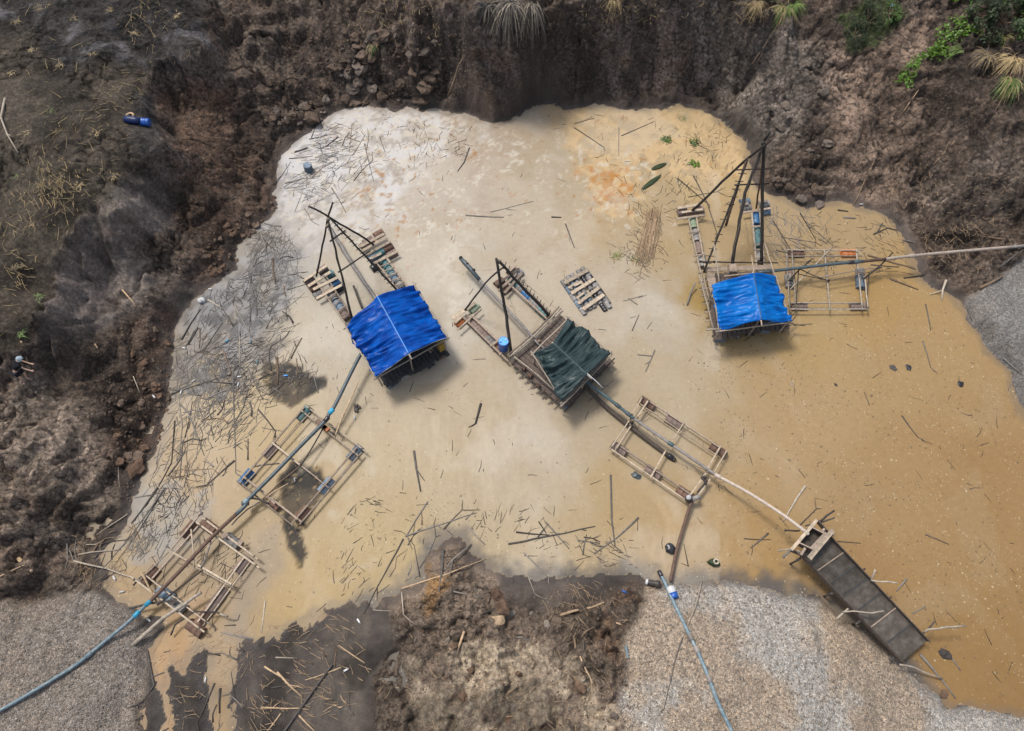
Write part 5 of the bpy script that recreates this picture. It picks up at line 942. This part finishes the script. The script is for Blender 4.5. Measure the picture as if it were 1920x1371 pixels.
for px, r, m, fk in [
 ([(335,755),(342,797),(337,857)],.045,P_2,0),([(337,757),(353,774),(367,810),(383,854)],.05,Gy,0),([(328,790),(322,867),(298,912)],.05,D_,1),([(343,827),(337,900)],.04,Gy,0),([(345,830),(353,884)],.035,B_,0),([(437,690),(442,887)],.05,D_,1),([(465,727),(457,764),(430,810)],.04,Gy,1),([(433,702),(367,724),(310,742)],.045,D_,1),([(418,657),(437,710)],.05,B_,0),([(463,687),(493,750)],.04,D_,1),([(440,570),(473,634)],.06,Gy,1),([(390,562),(417,579)],.05,P_2,0),([(510,484),(517,534)],.07,B_,0),([(520,670),(520,722)],.08,B_,0),([(417,604),(383,657)],.05,D_,1),([(450,634),(450,687)],.045,P_2,0),([(372,615),(353,647)],.06,D_,0),([(365,620),(347,652)],.05,Gy,0),([(473,874),(523,870)],.06,D_,0),([(440,864),(387,910)],.06,D_,1),([(485,767),(517,810)],.05,D_,2),([(230,544),(263,584)],.05,T_,0),([(297,914),(247,981)],.065,D_,0),([(240,964),(180,1004)],.04,P_2,0),([(310,914),(253,1001),(213,1054),(147,1121)],.045,Gy,1),([(140,1052),(200,1067),(260,1087),(287,1111)],.055,P_2,0),([(127,1017),(127,1051),(117,1084)],.04,Gy,1),([(128,1024),(147,1074)],.04,Gy,0),([(147,1039),(227,1031)],.06,P_2,0),([(277,1221),(290,1284),(267,1317)],.075,D_,1),([(36,1049),(60,1072)],.12,T_,0),([(0,1081),(67,1049)],.035,T_,0),([(412,1291),(412,1337)],.07,D_,0),([(403,1281),(370,1357)],.045,D_,1),([(640,1252),(573,1276)],.04,T_,0),([(497,1127),(490,1187)],.045,P_2,0),([(517,1232),(557,1234)],.04,P_2,0),([(520,1261),(567,1307)],.06,T_,1),([(497,1251),(530,1271)],.05,T_,0),([(490,1326),(580,1331)],.05,T_,1),([(560,1341),(592,1373)],.04,T_,0),([(527,1337),(500,1373)],.04,T_,1),([(10,187),(5,223),(17,257),(35,287)],.07,P_2,1),
 ([(830,1031),(828,1080),(822,1134)],.085,Gy,0),([(753,1104),(837,1077),(913,1047)],.05,T_,0),([(883,1022),(850,1050),(833,1071)],.055,Gy,1),([(1050,1154),(1133,1131)],.085,T_,0),([(760,1006),(820,986),(893,962)],.05,D_,1),([(802,941),(780,975),(763,1004)],.05,D_,2),([(757,1011),(707,1101),(683,1151)],.045,D_,1),([(953,1021),(1033,1004),(1117,987)],.06,D_,2),([(968,999),(1030,1004)],.05,D_,0),([(1023,979),(1067,1029)],.045,D_,1),([(1010,978),(1025,1000)],.04,D_,0),([(1145,890),(1147,974),(1152,1024)],.065,D_,1),([(1198,971),(1153,1011),(1113,1039)],.06,D_,1),([(983,1037),(1030,1084)],.045,D_,1),([(987,1074),(1003,1114)],.03,P_2,1),([(1077,1197),(1080,1234)],.05,T_,0),([(1087,1231),(1117,1294)],.04,T_,1),([(870,1184),(858,1222)],.08,T_,0),([(850,1109),(917,1124)],.04,D_,0),([(933,1139),(893,1154)],.045,D_,0),([(1280,1197),(1263,1247),(1245,1329)],.035,Gy,1),([(1316,1090),(1302,1140),(1280,1197)],.045,P_2,0),([(753,1110),(757,1152)],.035,P_2,1),([(700,1144),(736,1146)],.03,P_2,0),([(1095,1195),(1093,1240)],.03,Gy,0),([(1290,1062),(1282,1020)],.03,D_,0),
 ([(1510,912),(1468,977)],.075,P_2,0),([(1725,1227),(1760,1268),(1792,1311)],.075,D_,0),([(1627,479),(1672,492),(1717,506)],.075,B_,0),([(1668,522),(1721,544)],.07,B_,0),([(1695,522),(1734,516)],.05,D_,0),([(1836,542),(1877,518)],.10,B_,0),([(1872,502),(1916,469)],.075,Gy,0),([(1774,527),(1764,546),(1767,565)],.08,P_2,1),([(1856,447),(1897,452)],.10,B_,0),([(1693,451),(1729,458)],.05,Gy,0),([(1637,440),(1663,428)],.06,D_,1),([(1580,408),(1603,410)],.07,D_,0),([(1570,395),(1590,397)],.06,D_,0),([(1645,436),(1655,418)],.05,D_,0),([(1815,580),(1822,602)],.05,D_,0),([(1880,672),(1918,705)],.04,Gy,1),([(1905,700),(1890,733)],.035,Gy,0),
 ([(873,404),(945,408)],.055,D_,0),([(1034,407),(1052,408)],.06,D_,0),([(1060,420),(1077,465)],.045,Gy,0),([(1228,657),(1210,698)],.045,Gy,1),([(1195,665),(1222,668)],.04,Gy,0),([(902,757),(891,794)],.075,D_,1),([(776,845),(781,880),(789,922)],.07,D_,1),([(1077,240),(1133,277)],.045,D_,1),([(1077,232),(1112,222)],.04,B_,0),([(1160,240),(1160,292)],.035,D_,0),([(1165,255),(1227,228)],.035,D_,0),([(880,277),(870,305),(857,322)],.06,D_,0),([(635,257),(612,275)],.06,D_,0),([(577,278),(552,286)],.07,D_,0),([(660,235),(655,285)],.03,D_,0),([(662,290),(685,252)],.035,D_,0),([(683,270),(700,340)],.03,Gy,0),([(920,398),(1000,378)],.035,D_,1),([(712,256),(722,285)],.03,D_,0),([(1172,612),(1192,560)],.0,D_,0),([(1185,620),(1198,590)],.03,D_,0),([(545,555),(575,500)],.0,D_,0),([(960,980),(930,940)],.0,D_,0),
 ([(1380,370),(1412,330)],.0,D_,0),([(1240,610),(1250,585)],.0,D_,0),([(1185,790),(1198,740)],.0,D_,0),([(1168,565),(1205,555)],.035,D_,0),([(1178,560),(1195,572)],.04,D_,0),([(1270,335),(1330,385)],.045,D_,2),([(1300,330),(1325,380),(1345,440)],.05,D_,1),([(1290,370),(1345,360)],.035,D_,2),([(1440,395),(1470,440)],.0,D_,0),([(1450,415),(1480,465)],.045,D_,2),([(1500,400),(1530,450)],.04,D_,2),([(1455,470),(1500,480)],.05,D_,1),([(1510,415),(1560,460)],.035,Gy,1),([(1465,445),(1530,455)],.035,D_,2),([(1730,640),(1745,690)],.04,D_,1),([(1690,780),(1720,820)],.04,D_,1),([(1735,570),(1745,620)],.045,D_,0),([(1620,735),(1630,760)],.04,B_,0),
 ([(1570,1015),(1614,1019)],.035,D_,0),([(1441,1000),(1407,1028)],.05,D_,0),([(1395,1010),(1445,1012)],.03,D_,0),([(1500,985),(1530,955)],.04,D_,2),([(1735,1002),(1778,1021)],.05,B_,0),([(1700,1085),(1680,1110)],.05,D_,0),([(1710,1150),(1735,1137)],.04,D_,0),([(1785,1235),(1800,1257)],.04,D_,0),
 ([(840,180),(868,108)],.06,T_,0),([(1750,310),(1790,265)],.04,T_,1),([(1690,215),(1752,125)],.035,T_,1),([(1600,385),(1640,300)],.03,T_,0),([(40,640),(52,680)],.05,T_,0),([(222,870),(224,914)],.03,P_2,0),([(250,706),(263,737)],.03,P_2,0),([(225,815),(228,850)],.04,Gy,0),([(178,645),(190,665)],.04,T_,0),([(1410,120),(1450,60),(1475,20)],.03,T_,1),([(1415,130),(1440,75)],.025,T_,0)]:
    if r > 0: stick(px, r, m, fk)
def inpoly(x, y, poly): return float(poly_sd(np.array([x]), np.array([y]), poly)[0]) > 0
LEFTBAY = [(340,600),(400,545),(470,505),(455,465),(520,400),(560,480),(560,560),(545,640),(600,700),(560,760),(480,760),(440,800),(330,860),(325,700)]
RZ = [(LEFTBAY, 62, (55, 1.2), .045), ([(320,760),(470,740),(520,800),(430,880),(380,960),(300,1050),(240,1020),(290,880)], 22, (60, .9), .04), ([(530,290),(620,220),(700,260),(700,360),(590,420),(520,380)], 18, (20, .8), .035), ([(480,1180),(640,1150),(700,1250),(640,1371),(480,1371)], 12, (150, .7), .035), ([(300,1180),(470,1150),(460,1371),(290,1371)], 18, (60, .9), .04), ([(130,1010),(260,1000),(280,1120),(170,1100)], 12, (30, .7), .04), ([(720,930),(860,940),(980,1000),(1180,960),(1190,1050),(980,1050),(720,1100)], 12, (30, 1.0), .04), ([(1420,385),(1680,420),(1700,540),(1640,460),(1430,460)], 8, (130, .8), .035), ([(1200,320),(1270,320),(1260,480),(1200,470)], 8, (110, .5), .03), ([(760,1130),(1190,1100),(1180,1371),(760,1371)], 16, (60, 1.2), .03)]
for poly, n, (adeg, spread), r in RZ:
    k = 0
    while k < n and nstick < 296:
        x = random.uniform(min(p[0] for p in poly), max(p[0] for p in poly)); y = random.uniform(min(p[1] for p in poly), max(p[1] for p in poly))
        if not inpoly(x, y, poly): continue
        a = R(adeg)+random.gauss(0, spread); L = random.choice((18, 25, 32, 45, 60))*random.uniform(.7, 1.2); dx, dy = math.cos(a)*L/2, -math.sin(a)*L/2
        land = G(x, y).z > .12
        stick([(x-dx, y-dy), (x+random.gauss(0, 2), y+random.gauss(0, 2)), (x+dx, y+dy)], r*random.uniform(.6, 1.25), random.choice((T_, T_, P_2, Gy, B_)) if land else random.choice((D_, D_, D_, Gy, Gy, B_)), random.choice((0, 0, 0, 1, 2))); k += 1

# twigs, straw and small stones nobody could count
def stuff(name, label, cat, mat, zones, lenr, rad, flat=.15, seed=0, curve=.09):
    b = MB(); rn = random.Random(seed); cl_ = []
    for poly, n, adeg, spread in zones:
        k = 0; cl_ = []; loose = poly is ALLP; x0, x1 = min(p[0] for p in poly), max(p[0] for p in poly); y0, y1 = min(p[1] for p in poly), max(p[1] for p in poly)
        while k < n:
            x, y = rn.uniform(x0, x1), rn.uniform(y0, y1); a = R(adeg)+rn.gauss(0, spread)
            if len(cl_) > 3 and not loose and rn.random() < .72: cx_, cy_, ca_ = rn.choice(cl_); x, y, a = cx_+rn.gauss(0, 27), cy_+rn.gauss(0, 24), ca_+rn.gauss(0, .4)
            if not inpoly(x, y, poly): continue
            if len(cl_) < max(6, n//16): cl_.append((x, y, a))
            k += 1; c = G(x, y); L = rn.uniform(*lenr); d = Vector((math.cos(a), math.sin(a), rn.gauss(0, flat)))*L/2
            if c.z < .03: d.z = 0; c.z = rad*.4
            else: c.z += rad+abs(d.z)
            sd_ = Vector((-d.y, d.x, 0))*rn.gauss(0, curve); rr = rad*rn.uniform(.6, 1.4); b.tube([c-d, c+sd_, c+d], [rr, rr*.9, rr*.5], 4, False)
    o = b.build(name, M[mat], None, True); tag(o, label, cat, kind='stuff'); return o
ALLP = [(530,300),(700,210),(1330,220),(1400,330),(1690,430),(1800,620),(1900,760),(1900,1300),(1500,1080),(900,1040),(700,1110),(480,1180),(230,1080),(320,850),(330,600),(520,400)]
stuff('floating_twigs', 'fine dark twigs and bark scattered over the pond', 'twigs', D_, [(LEFTBAY, 700, 55, .9), (ALLP, 260, 40, 1.5), ([(530,290),(640,210),(900,240),(850,330),(590,400),(520,380)], 260, 40, 1.2), ([(320,760),(470,740),(520,800),(430,880),(380,960),(300,1050),(200,1090),(290,880)], 200, 60, .8), ([(1080,210),(1380,230),(1400,340),(1330,430),(1200,430)], 200, 60, 1.5), ([(1420,385),(1680,410),(1720,540),(1430,490)], 220, 120, 1.0), ([(640,930),(900,940),(1200,960),(1190,1070),(900,1050),(640,1130)], 150, 30, 1.0), ([(230,1000),(500,1000),(480,1200),(300,1170)], 110, 60, 1.0), ([(1130,470),(1240,390),(1250,500),(1200,540)], 120, 110, .6)], (.12, .75), .014, seed=4)
stuff('reed_mat', 'matted grey reeds and stalks along the left shore of the pond', 'reeds', Gy, [(LEFTBAY, 520, 57, .35), ([(320,760),(470,740),(520,800),(430,880),(380,960),(300,1050),(240,1020),(290,880)], 160, 62, .35), ([(540,300),(620,240),(700,300),(640,380),(540,390)], 90, 40, .5), ([(1420,385),(1560,400),(1580,500),(1440,490)], 90, 120, .5)], (.5, 1.7), .016, seed=14, curve=.06)
stuff('dry_twigs', 'pale dry twigs strewn over the sand flat and near bank', 'twigs', T_, [([(470,1180),(640,1140),(700,1240),(650,1371),(470,1371)], 170, 150, .9), ([(740,1120),(1190,1090),(1180,1371),(700,1371)], 240, 60, 1.4), ([(290,1180),(470,1180),(460,1371),(290,1371)], 120, 60, 1.2), ([(120,1000),(260,990),(260,1110),(150,1110)], 120, 30, 1.0), ([(1720,420),(1920,400),(1900,480),(1790,540),(1730,500)], 160, 20, .9), ([(1640,300),(1900,320),(1900,420),(1680,400)], 120, 40, 1.0)], (.15, .7), .013, seed=5)
stuff('straw', 'straw stalks lying on the burnt and cracked left bank', 'straw', 'straw', [([(0,0),(380,0),(370,110),(285,130),(270,200),(240,320),(100,470),(0,640)], 420, 100, 1.2), ([(640,0),(830,0),(830,90),(640,90)], 90, 80, .5), ([(1080,0),(1480,0),(1480,60),(1080,40)], 120, 80, .5)], (.2, .8), .012, .3, 6)
def pebbles(name, label, zones, mats, seed):
    rn = np.random.RandomState(seed); V = []; Fc = []; base = np.array([(1,0,0),(-1,0,0),(0,1,0),(0,-1,0),(0,0,1),(0,0,-1)], float); tri = np.array([(0,2,4),(2,1,4),(1,3,4),(3,0,4),(2,0,5),(1,2,5),(3,1,5),(0,3,5)])
    for poly, n, (r0, r1) in zones:
        xs = [p[0] for p in poly]; ys = [p[1] for p in poly]; x = rn.uniform(min(xs), max(xs), n*4); y = rn.uniform(min(ys), max(ys), n*4); ok = np.where(poly_sd(x, y, poly) > 0)[0][:n]
        for i in ok:
            c = G(x[i], y[i]); r = r0+(r1-r0)*rn.rand()**3; a = rn.rand()*6.28; m = base*r*np.array([1, .75, .55])*(.8+.4*rn.rand(6, 1)); m = np.stack([m[:, 0]*math.cos(a)-m[:, 1]*math.sin(a), m[:, 0]*math.sin(a)+m[:, 1]*math.cos(a), m[:, 2]], 1)
            Fc.append(tri+len(V)*6); V.append(m+np.array([c.x, c.y, c.z+r*.2]))
    o = np_mesh(name, np.concatenate(V), np.concatenate(Fc), M[mats], False); tag(o, label, 'stones', kind='stuff'); return o
GRR = [(1222,1100),(1400,1104),(1500,1120),(1600,1170),(1700,1256),(1755,1320),(1760,1371),(1165,1371),(1175,1200)]; GRL = [(0,1135),(100,1118),(200,1122),(280,1190),(280,1270),(262,1371),(0,1371)]
pebbles('gravel', 'loose pebbles on the gravel heaps', [(GRR, 3600, (.015, .08)), (GRL, 2600, (.015, .09)), ([(1812,585),(1860,530),(1920,490),(1920,760),(1880,690),(1840,640)], 700, (.015, .05))], 'stone', 5)
pebbles('earth_crumbs', 'crumbs of brown earth and small stones on the banks', [([(300,200),(520,180),(520,290),(500,390),(440,450),(440,500),(330,540),(300,400)], 1500, (.02, .09)), ([(560,60),(880,60),(880,195),(640,195),(520,270),(500,150)], 1300, (.03, .12)), ([(200,620),(330,580),(320,740),(300,830),(240,950),(150,900)], 1300, (.02, .10)), ([(1440,150),(1750,60),(1800,300),(1740,420),(1620,380),(1450,350)], 1500, (.02, .08)), ([(740,1120),(1190,1100),(1180,1371),(700,1371)], 1300, (.02, .10)), ([(0,720),(200,720),(160,1050),(0,1100)], 700, (.02, .08))], 'clod', 6)

# clods and rocks that can be told apart
ncl = 0
def clod(x, y, r, mat, label, group, seed, cat='clod', name='earth_clod', rough=.45):
    c = G(x, y); c.z += r*.1; o = blobmesh(name, c, r*1.1, mat, seed, 2, rough*2.0, .6); tag(o, label, cat, group); return o
CZ = [([(640,60),(820,70),(840,150),(790,195),(650,195),(600,160)], 75, (.12, .42), ('clod', 'clod_grey', 'clod'), 'on the rubble slope under the far bank'), ([(400,440),(520,360),(520,390),(450,470),(440,500),(380,530),(360,500)], 45, (.08, .24), ('clod_red', 'clod'), 'along the upper left shore'), ([(480,200),(640,180),(600,225),(530,275),(500,260)], 26, (.10, .28), ('clod', 'clod_grey'), 'above the upper left corner of the pond'), ([(240,640),(325,600),(320,740),(300,830),(250,880),(200,860),(220,760)], 55, (.07, .22), ('clod_red', 'clod'), 'along the left shore'), ([(1440,330),(1560,350),(1520,385),(1470,365)], 12, (.12, .34), ('clod_grey', 'clod'), 'at the foot of the right slope'), ([(1450,120),(1560,100),(1560,300),(1460,300)], 26, (.08, .26), ('clod_grey',), 'on the grey right slope'), ([(760,1110),(1180,1100),(1180,1360),(740,1360)], 24, (.06, .22), ('clod', 'clod_red', 'clod_grey'), 'on the near mud bank')]
for poly, n, (r0, r1), ms, where in CZ:
    k = 0
    while k < n:
        x = random.uniform(min(p[0] for p in poly), max(p[0] for p in poly)); y = random.uniform(min(p[1] for p in poly), max(p[1] for p in poly))
        if not inpoly(x, y, poly): continue
        r = r0+(r1-r0)*random.random()**2.2; m = random.choice(ms); k += 1; ncl += 1
        clod(x, y, r, m, '%s %s clod of earth %s' % ('large' if r > r0+.6*(r1-r0) else 'mid-sized' if r > r0+.25*(r1-r0) else 'small', {'clod': 'brown', 'clod_red': 'red-brown', 'clod_grey': 'grey'}[m], where), 'clods of earth '+where, 100+ncl)
for x, y, r, m, lab in ((256,878,.48,'clod_red','large red-brown boulder at the water edge left of the pond'), (1550,165,.22,'clod_grey','round grey stone on the right slope'), (1360,133,.22,'clod_grey','round grey stone at the top of the grey slope'), (935,1118,.32,'clod_red','red-brown block on the near mud bank beside the sand flat'), (943,1140,.34,'clod_red','larger red-brown block just below another on the near bank'), (935,1165,.26,'stick_tan','pale orange block on the near mud bank'), (840,1200,.12,'stone','small pale stone on the brown mound of the near bank'), (1027,1170,.14,'stone','pale stone on the near clay bank'), (1535,385,.3,'clod_grey','grey boulder at the shore of the right bay'), (1620,267,.18,'clod','brown stone alone on the right scree'), (1655,276,.17,'clod','brown stone low on the right scree'), (583,222,.5,'clod','dark block at the upper left corner of the pond'), (1770,1302,.2,'clod_red','orange brown stone at the lower right gravel shore')): clod(x, y, r, m, lab, None, int(x+y), 'rock', 'rock', .35)

# ------------------------------------------------------------------ plants
def tuft(x, y, n, L, mats, label, lean=(0, -1), spread=.7, w=.012, name='grass_tuft', group='grass tufts on the banks', droop=.7, dz=.0):
    c = G(x, y, dz); o = empty(name, c); tag(o, label, 'grass', group)
    for mi, m in enumerate(mats):
        b = MB()
        for k in range(n//len(mats)):
            a = math.atan2(lean[1], lean[0])+random.gauss(0, spread); l_ = L*random.uniform(.5, 1.1); d = Vector((math.cos(a), math.sin(a), 0)); up_ = random.uniform(.3, .9)
            p0 = c+Vector((random.gauss(0, .12), random.gauss(0, .12), 0)); P3 = []
            for i in range(5): t = i/4; P3.append(p0+d*l_*t*.75+Vector((0, 0, l_*(up_*t-droop*1.2*t*t))))
            i0 = len(b.v); sd_ = Vector((-d.y, d.x, 0))
            for i, p in enumerate(P3): ww = w*(1-.8*i/4); b.v += [p-sd_*ww, p+sd_*ww]
            for i in range(4): b.f.append((i0+2*i, i0+2*i+1, i0+2*i+3, i0+2*i+2))
        b.build('blades', M[m], o, True)
    return o
tuft(1893, 150, 150, 2.0, ('blade', 'straw', 'blade'), 'large grass clump with a green heart and straw fringe at the right edge', (-.35, -1), .35, .03, droop=.55)
tuft(1900, 110, 140, 1.8, ('straw',), 'broad tuft of dry straw grass at the right edge above the green clump', (-.3, -1), .9, .025)
tuft(1850, 105, 110, 1.3, ('straw', 'straw_dark'), 'brown dry grass hummock left of the large straw clump', (-.5, -.6), 1.3, .02)
tuft(1880, 70, 110, 1.4, ('straw', 'blade'), 'mixed dry and green grass under the bushes at the right', (-.5, -.6), 1.3, .02)
tuft(1800, 95, 40, 1.2, ('blade',), 'green grass sprays beside the leafy vine', (-1, .1), .35, .02)
tuft(1470, 15, 130, 1.7, ('straw', 'blade'), 'tall straw and green tuft hanging over the grey face', (-.2, -1), .7, .02)
tuft(1490, 8, 90, 1.2, ('blade',), 'bright green tuft on the far bank right of the straw one', (.2, -1), .9, .02)
tuft(1420, 6, 60, 1.5, ('straw',), 'thin straw tuft hanging over the middle of the far bank', (-.2, -1), .6, .015)
tuft(1150, 2, 40, 1.3, ('straw',), 'straw stalks hanging right of the burnt tuft', (.1, -1), .5, .014)
tuft(700, 85, 36, 1.0, ('leaf', 'straw'), 'small green and yellow tuft on the rubble slope', (0, -1), .35, .022)
tuft(955, 14, 200, 2.3, ('straw_dark', 'burnt', 'straw_dark', 'straw_grey'), 'burnt grass tuft with hanging grey stalks at the top of the cliff', (0, -1), .8, .028, droop=.95, dz=.25)
tuft(915, 16, 120, 1.6, ('burnt', 'straw_dark'), 'blackened grass mat at the cliff top left of the burnt tuft', (0, -1), 1.2, .03, dz=.2)
tuft(995, 14, 70, 2.3, ('straw_grey', 'straw_dark'), 'pale stalks hanging at the right end of the burnt tuft', (.1, -1), .5, .026, droop=.95, dz=.2)
tuft(1280, 225, 26, .6, ('blade', 'straw'), 'small green tuft standing in the orange foam', (0, 1), .6, .015, group=None)
tuft(1158, 482, 50, .6, ('blade', 'straw'), 'green grass tuft growing out of the pond by the reed bundle', (-.1, 1), .8, .018, group=None)
tuft(1190, 488, 30, .45, ('leaf', 'straw'), 'smaller leafy tuft right of the pond grass tuft', (.2, .6), 1.2, .02, group=None)
for k, (x, y) in enumerate(((30,40),(75,15),(140,35),(205,20),(250,60),(60,95),(115,120),(20,140),(175,100),(330,30),(55,250),(110,300),(35,330),(150,350),(60,420),(95,210),(180,250),(30,500),(70,560),(190,318),(212,330))): tuft(x, y, 40, .5, ('straw', 'straw_dark') if y < 150 or k % 3 else ('straw_dark', 'blade'), '%s grass tuft on the %s left bank' % (('scorched straw' if y < 150 or k % 3 else 'low dull green'), 'cracked' if y > 150 else 'burnt'), (0, -1), 3, .014)
tuft(38, 625, 60, .5, ('leaf', 'blade'), 'green weed patch above the person on the left bank', (0, -1), 3, .025)
# leafy plants: many separate leaves on stems
def leaf_into(b, c, n, size):
    n = Vector(n).normalized(); u = n.cross(Vector((random.gauss(0, 1), random.gauss(0, 1), .3))).normalized(); v = n.cross(u); i0 = len(b.v)
    b.v += [c-u*size*.5, c-v*size*.32+n*size*.06, c+u*size*.55, c+v*size*.32+n*size*.06]; b.f += [(i0, i0+1, i0+2, i0+3)]
def bush(x, y, rad, n, mat, label, size=.16, h=.8, group='bushes at the upper right corner', cat='bush', name='bush'):
    c = G(x, y); o = empty(name, c); tag(o, label, cat, group); st_ = MB(); b = MB(); cl = []
    for k in range(9):
        a = random.uniform(0, 6.28); q = c+Vector((math.cos(a)*rad*random.uniform(.3, 1), math.sin(a)*rad*random.uniform(.3, 1), rad*h*random.uniform(.4, 1.1))); q.z = max(q.z, Hat(q.x, q.y)+.2); st_.tube([c, c.lerp(q, .5)+Vector((0, 0, .15)), q], [.03, .02, .008], 5); cl.append((q, rad*random.uniform(.25, .5)))
    for k in range(n):
        q, r = random.choice(cl); d = Vector((random.gauss(0, 1), random.gauss(0, 1), random.gauss(0, .8))); d = d.normalized()*r*random.random()**.4; leaf_into(b, q+d, Vector((random.gauss(0, .5), random.gauss(0, .5), 1)), size*random.uniform(.6, 1.3))
    st_.build('stems', M['stick_brown'], o, True); b.build('leaves', M[mat], o); return o
for x, y, r, n, m, lab in ((1860,15,1.6,900,'leaf_dark','dark green bush at the top edge'), (1905,30,1.5,900,'leaf','green bush in the upper right corner'), (1880,45,1.2,700,'leaf_dark','dark bush just below the corner bush'), (1915,70,1.1,600,'leaf','mid green bush at the right edge'), (1830,45,1.0,500,'leaf_dark','dark straggly bush above the vine'), (1800,5,.9,450,'leaf_bright','bright green shrub at the top edge left of the bushes'), (1850,85,.8,350,'leaf_dark','low dark shrub over the dry grass hummock'), (1900,0,1.4,800,'leaf_bright','light green leafy bush at the top of the corner')): bush(x, y, r, n, m, lab, .17)
bush(1625, 45, .9, 1300, 'leaf_dark', 'low mat of fine dark green weed on the far bank', .08, .25, None); bush(1600, 70, .8, 1000, 'leaf_dark', 'fine green weed hanging below the dark mat on the far bank', .08, .25, None); bush(1665, 30, .8, 800, 'leaf', 'green weed right of the dark mat on the far bank', .09, .25, None)
o = empty('vine', G(1760, 90)); tag(o, 'bright green leafy vine creeping down the right slope', 'vine'); b = MB(); st_ = MB()
for path in ([(1830,20),(1800,45),(1775,75),(1755,95),(1730,110),(1712,122),(1695,140),(1685,160)], [(1775,75),(1800,70),(1820,60)], [(1755,95),(1765,60),(1790,38)], [(1712,122),(1705,145),(1697,165)], [(1755,95),(1775,105),(1765,85)], [(1740,100),(1760,118)], [(1800,45),(1830,70)]):
    g3 = [G(x_, y_, .18) for x_, y_ in path]; st_.tube(g3, .015, 5)
    for i in range(len(g3)-1):
        for k in range(46): q = g3[i].lerp(g3[i+1], random.random())+Vector((random.gauss(0, .16), random.gauss(0, .16), random.gauss(.05, .08))); leaf_into(b, q, Vector((random.gauss(0, .5), random.gauss(-.3, .5), 1)), random.uniform(.12, .24))
st_.build('stem', M['stick_brown'], o, True); b.build('leaves', M['leaf_bright'], o)
for (x, y, n, lab) in ((1248,262,26,'dark green floating plant in the orange foam'), (1303,268,24,'pair of green floating rosettes near the right foam edge'), (1300,308,22,'yellow green floating plant nearest the bright blue dredge mast'), (1245,300,0,'')):
    if not n: continue
    c = P(x, y, .03); o = empty('floating_plant', c); tag(o, lab, 'plant', 'floating plants in the orange foam'); b = MB()
    for k in range(n):
        a = random.uniform(0, 6.28); r = random.uniform(.05, .38); leaf_into(b, c+Vector((math.cos(a)*r, math.sin(a)*r, random.uniform(.03, .16))), Vector((math.cos(a)*.5, math.sin(a)*.5, 1)), random.uniform(.16, .26))
    b.build('leaves', M['leaf' if n != 22 else 'leaf_bright'], o)
for (x1, y1, x2, y2, lab) in ((1204,355,1240,328,'long green banana leaf floating by the orange foam'), (1222,318,1250,306,'smaller green leaf floating above the banana leaf')):
    p, q = P(x1, y1, .03), P(x2, y2, .05); d = q-p; s_ = Vector((-d.y, d.x, 0)).normalized(); b = MB(); N_ = 10
    for i in range(N_+1): t = i/N_; ww = .16*math.sin(math.pi*min(1, .08+t*.92))**.7; c = p.lerp(q, t); b.v += [c-s_*ww+Vector((0, 0, .02)), c, c+s_*ww+Vector((0, 0, .02))]
    for i in range(N_): j = 3*i; b.f += [(j, j+1, j+4, j+3), (j+1, j+2, j+5, j+4)]
    o = b.build('floating_leaf', M['leaf_dark'], None, True); sm = o.modifiers.new('t', 'SOLIDIFY'); sm.thickness = .012; tag(o, lab, 'leaf')
# bundle of reeds in the water
b = MB()
for k in range(60): a = random.gauss(0, .10); x = 1228+random.gauss(0, 7); p = P(x, 398+random.uniform(-12, 20), .05+random.random()*.08); q = P(x-20+random.gauss(0, 5), 492+random.uniform(-14, 10), .03); b.tube([p, p.lerp(q, .5)+Vector((random.gauss(0, .05), 0, .03)), q], .012, 4)
o = b.build('reed_bundle', M['stick_tan'], None, True); tag(o, 'long bundle of tan reeds floating right of the small raft', 'reeds')
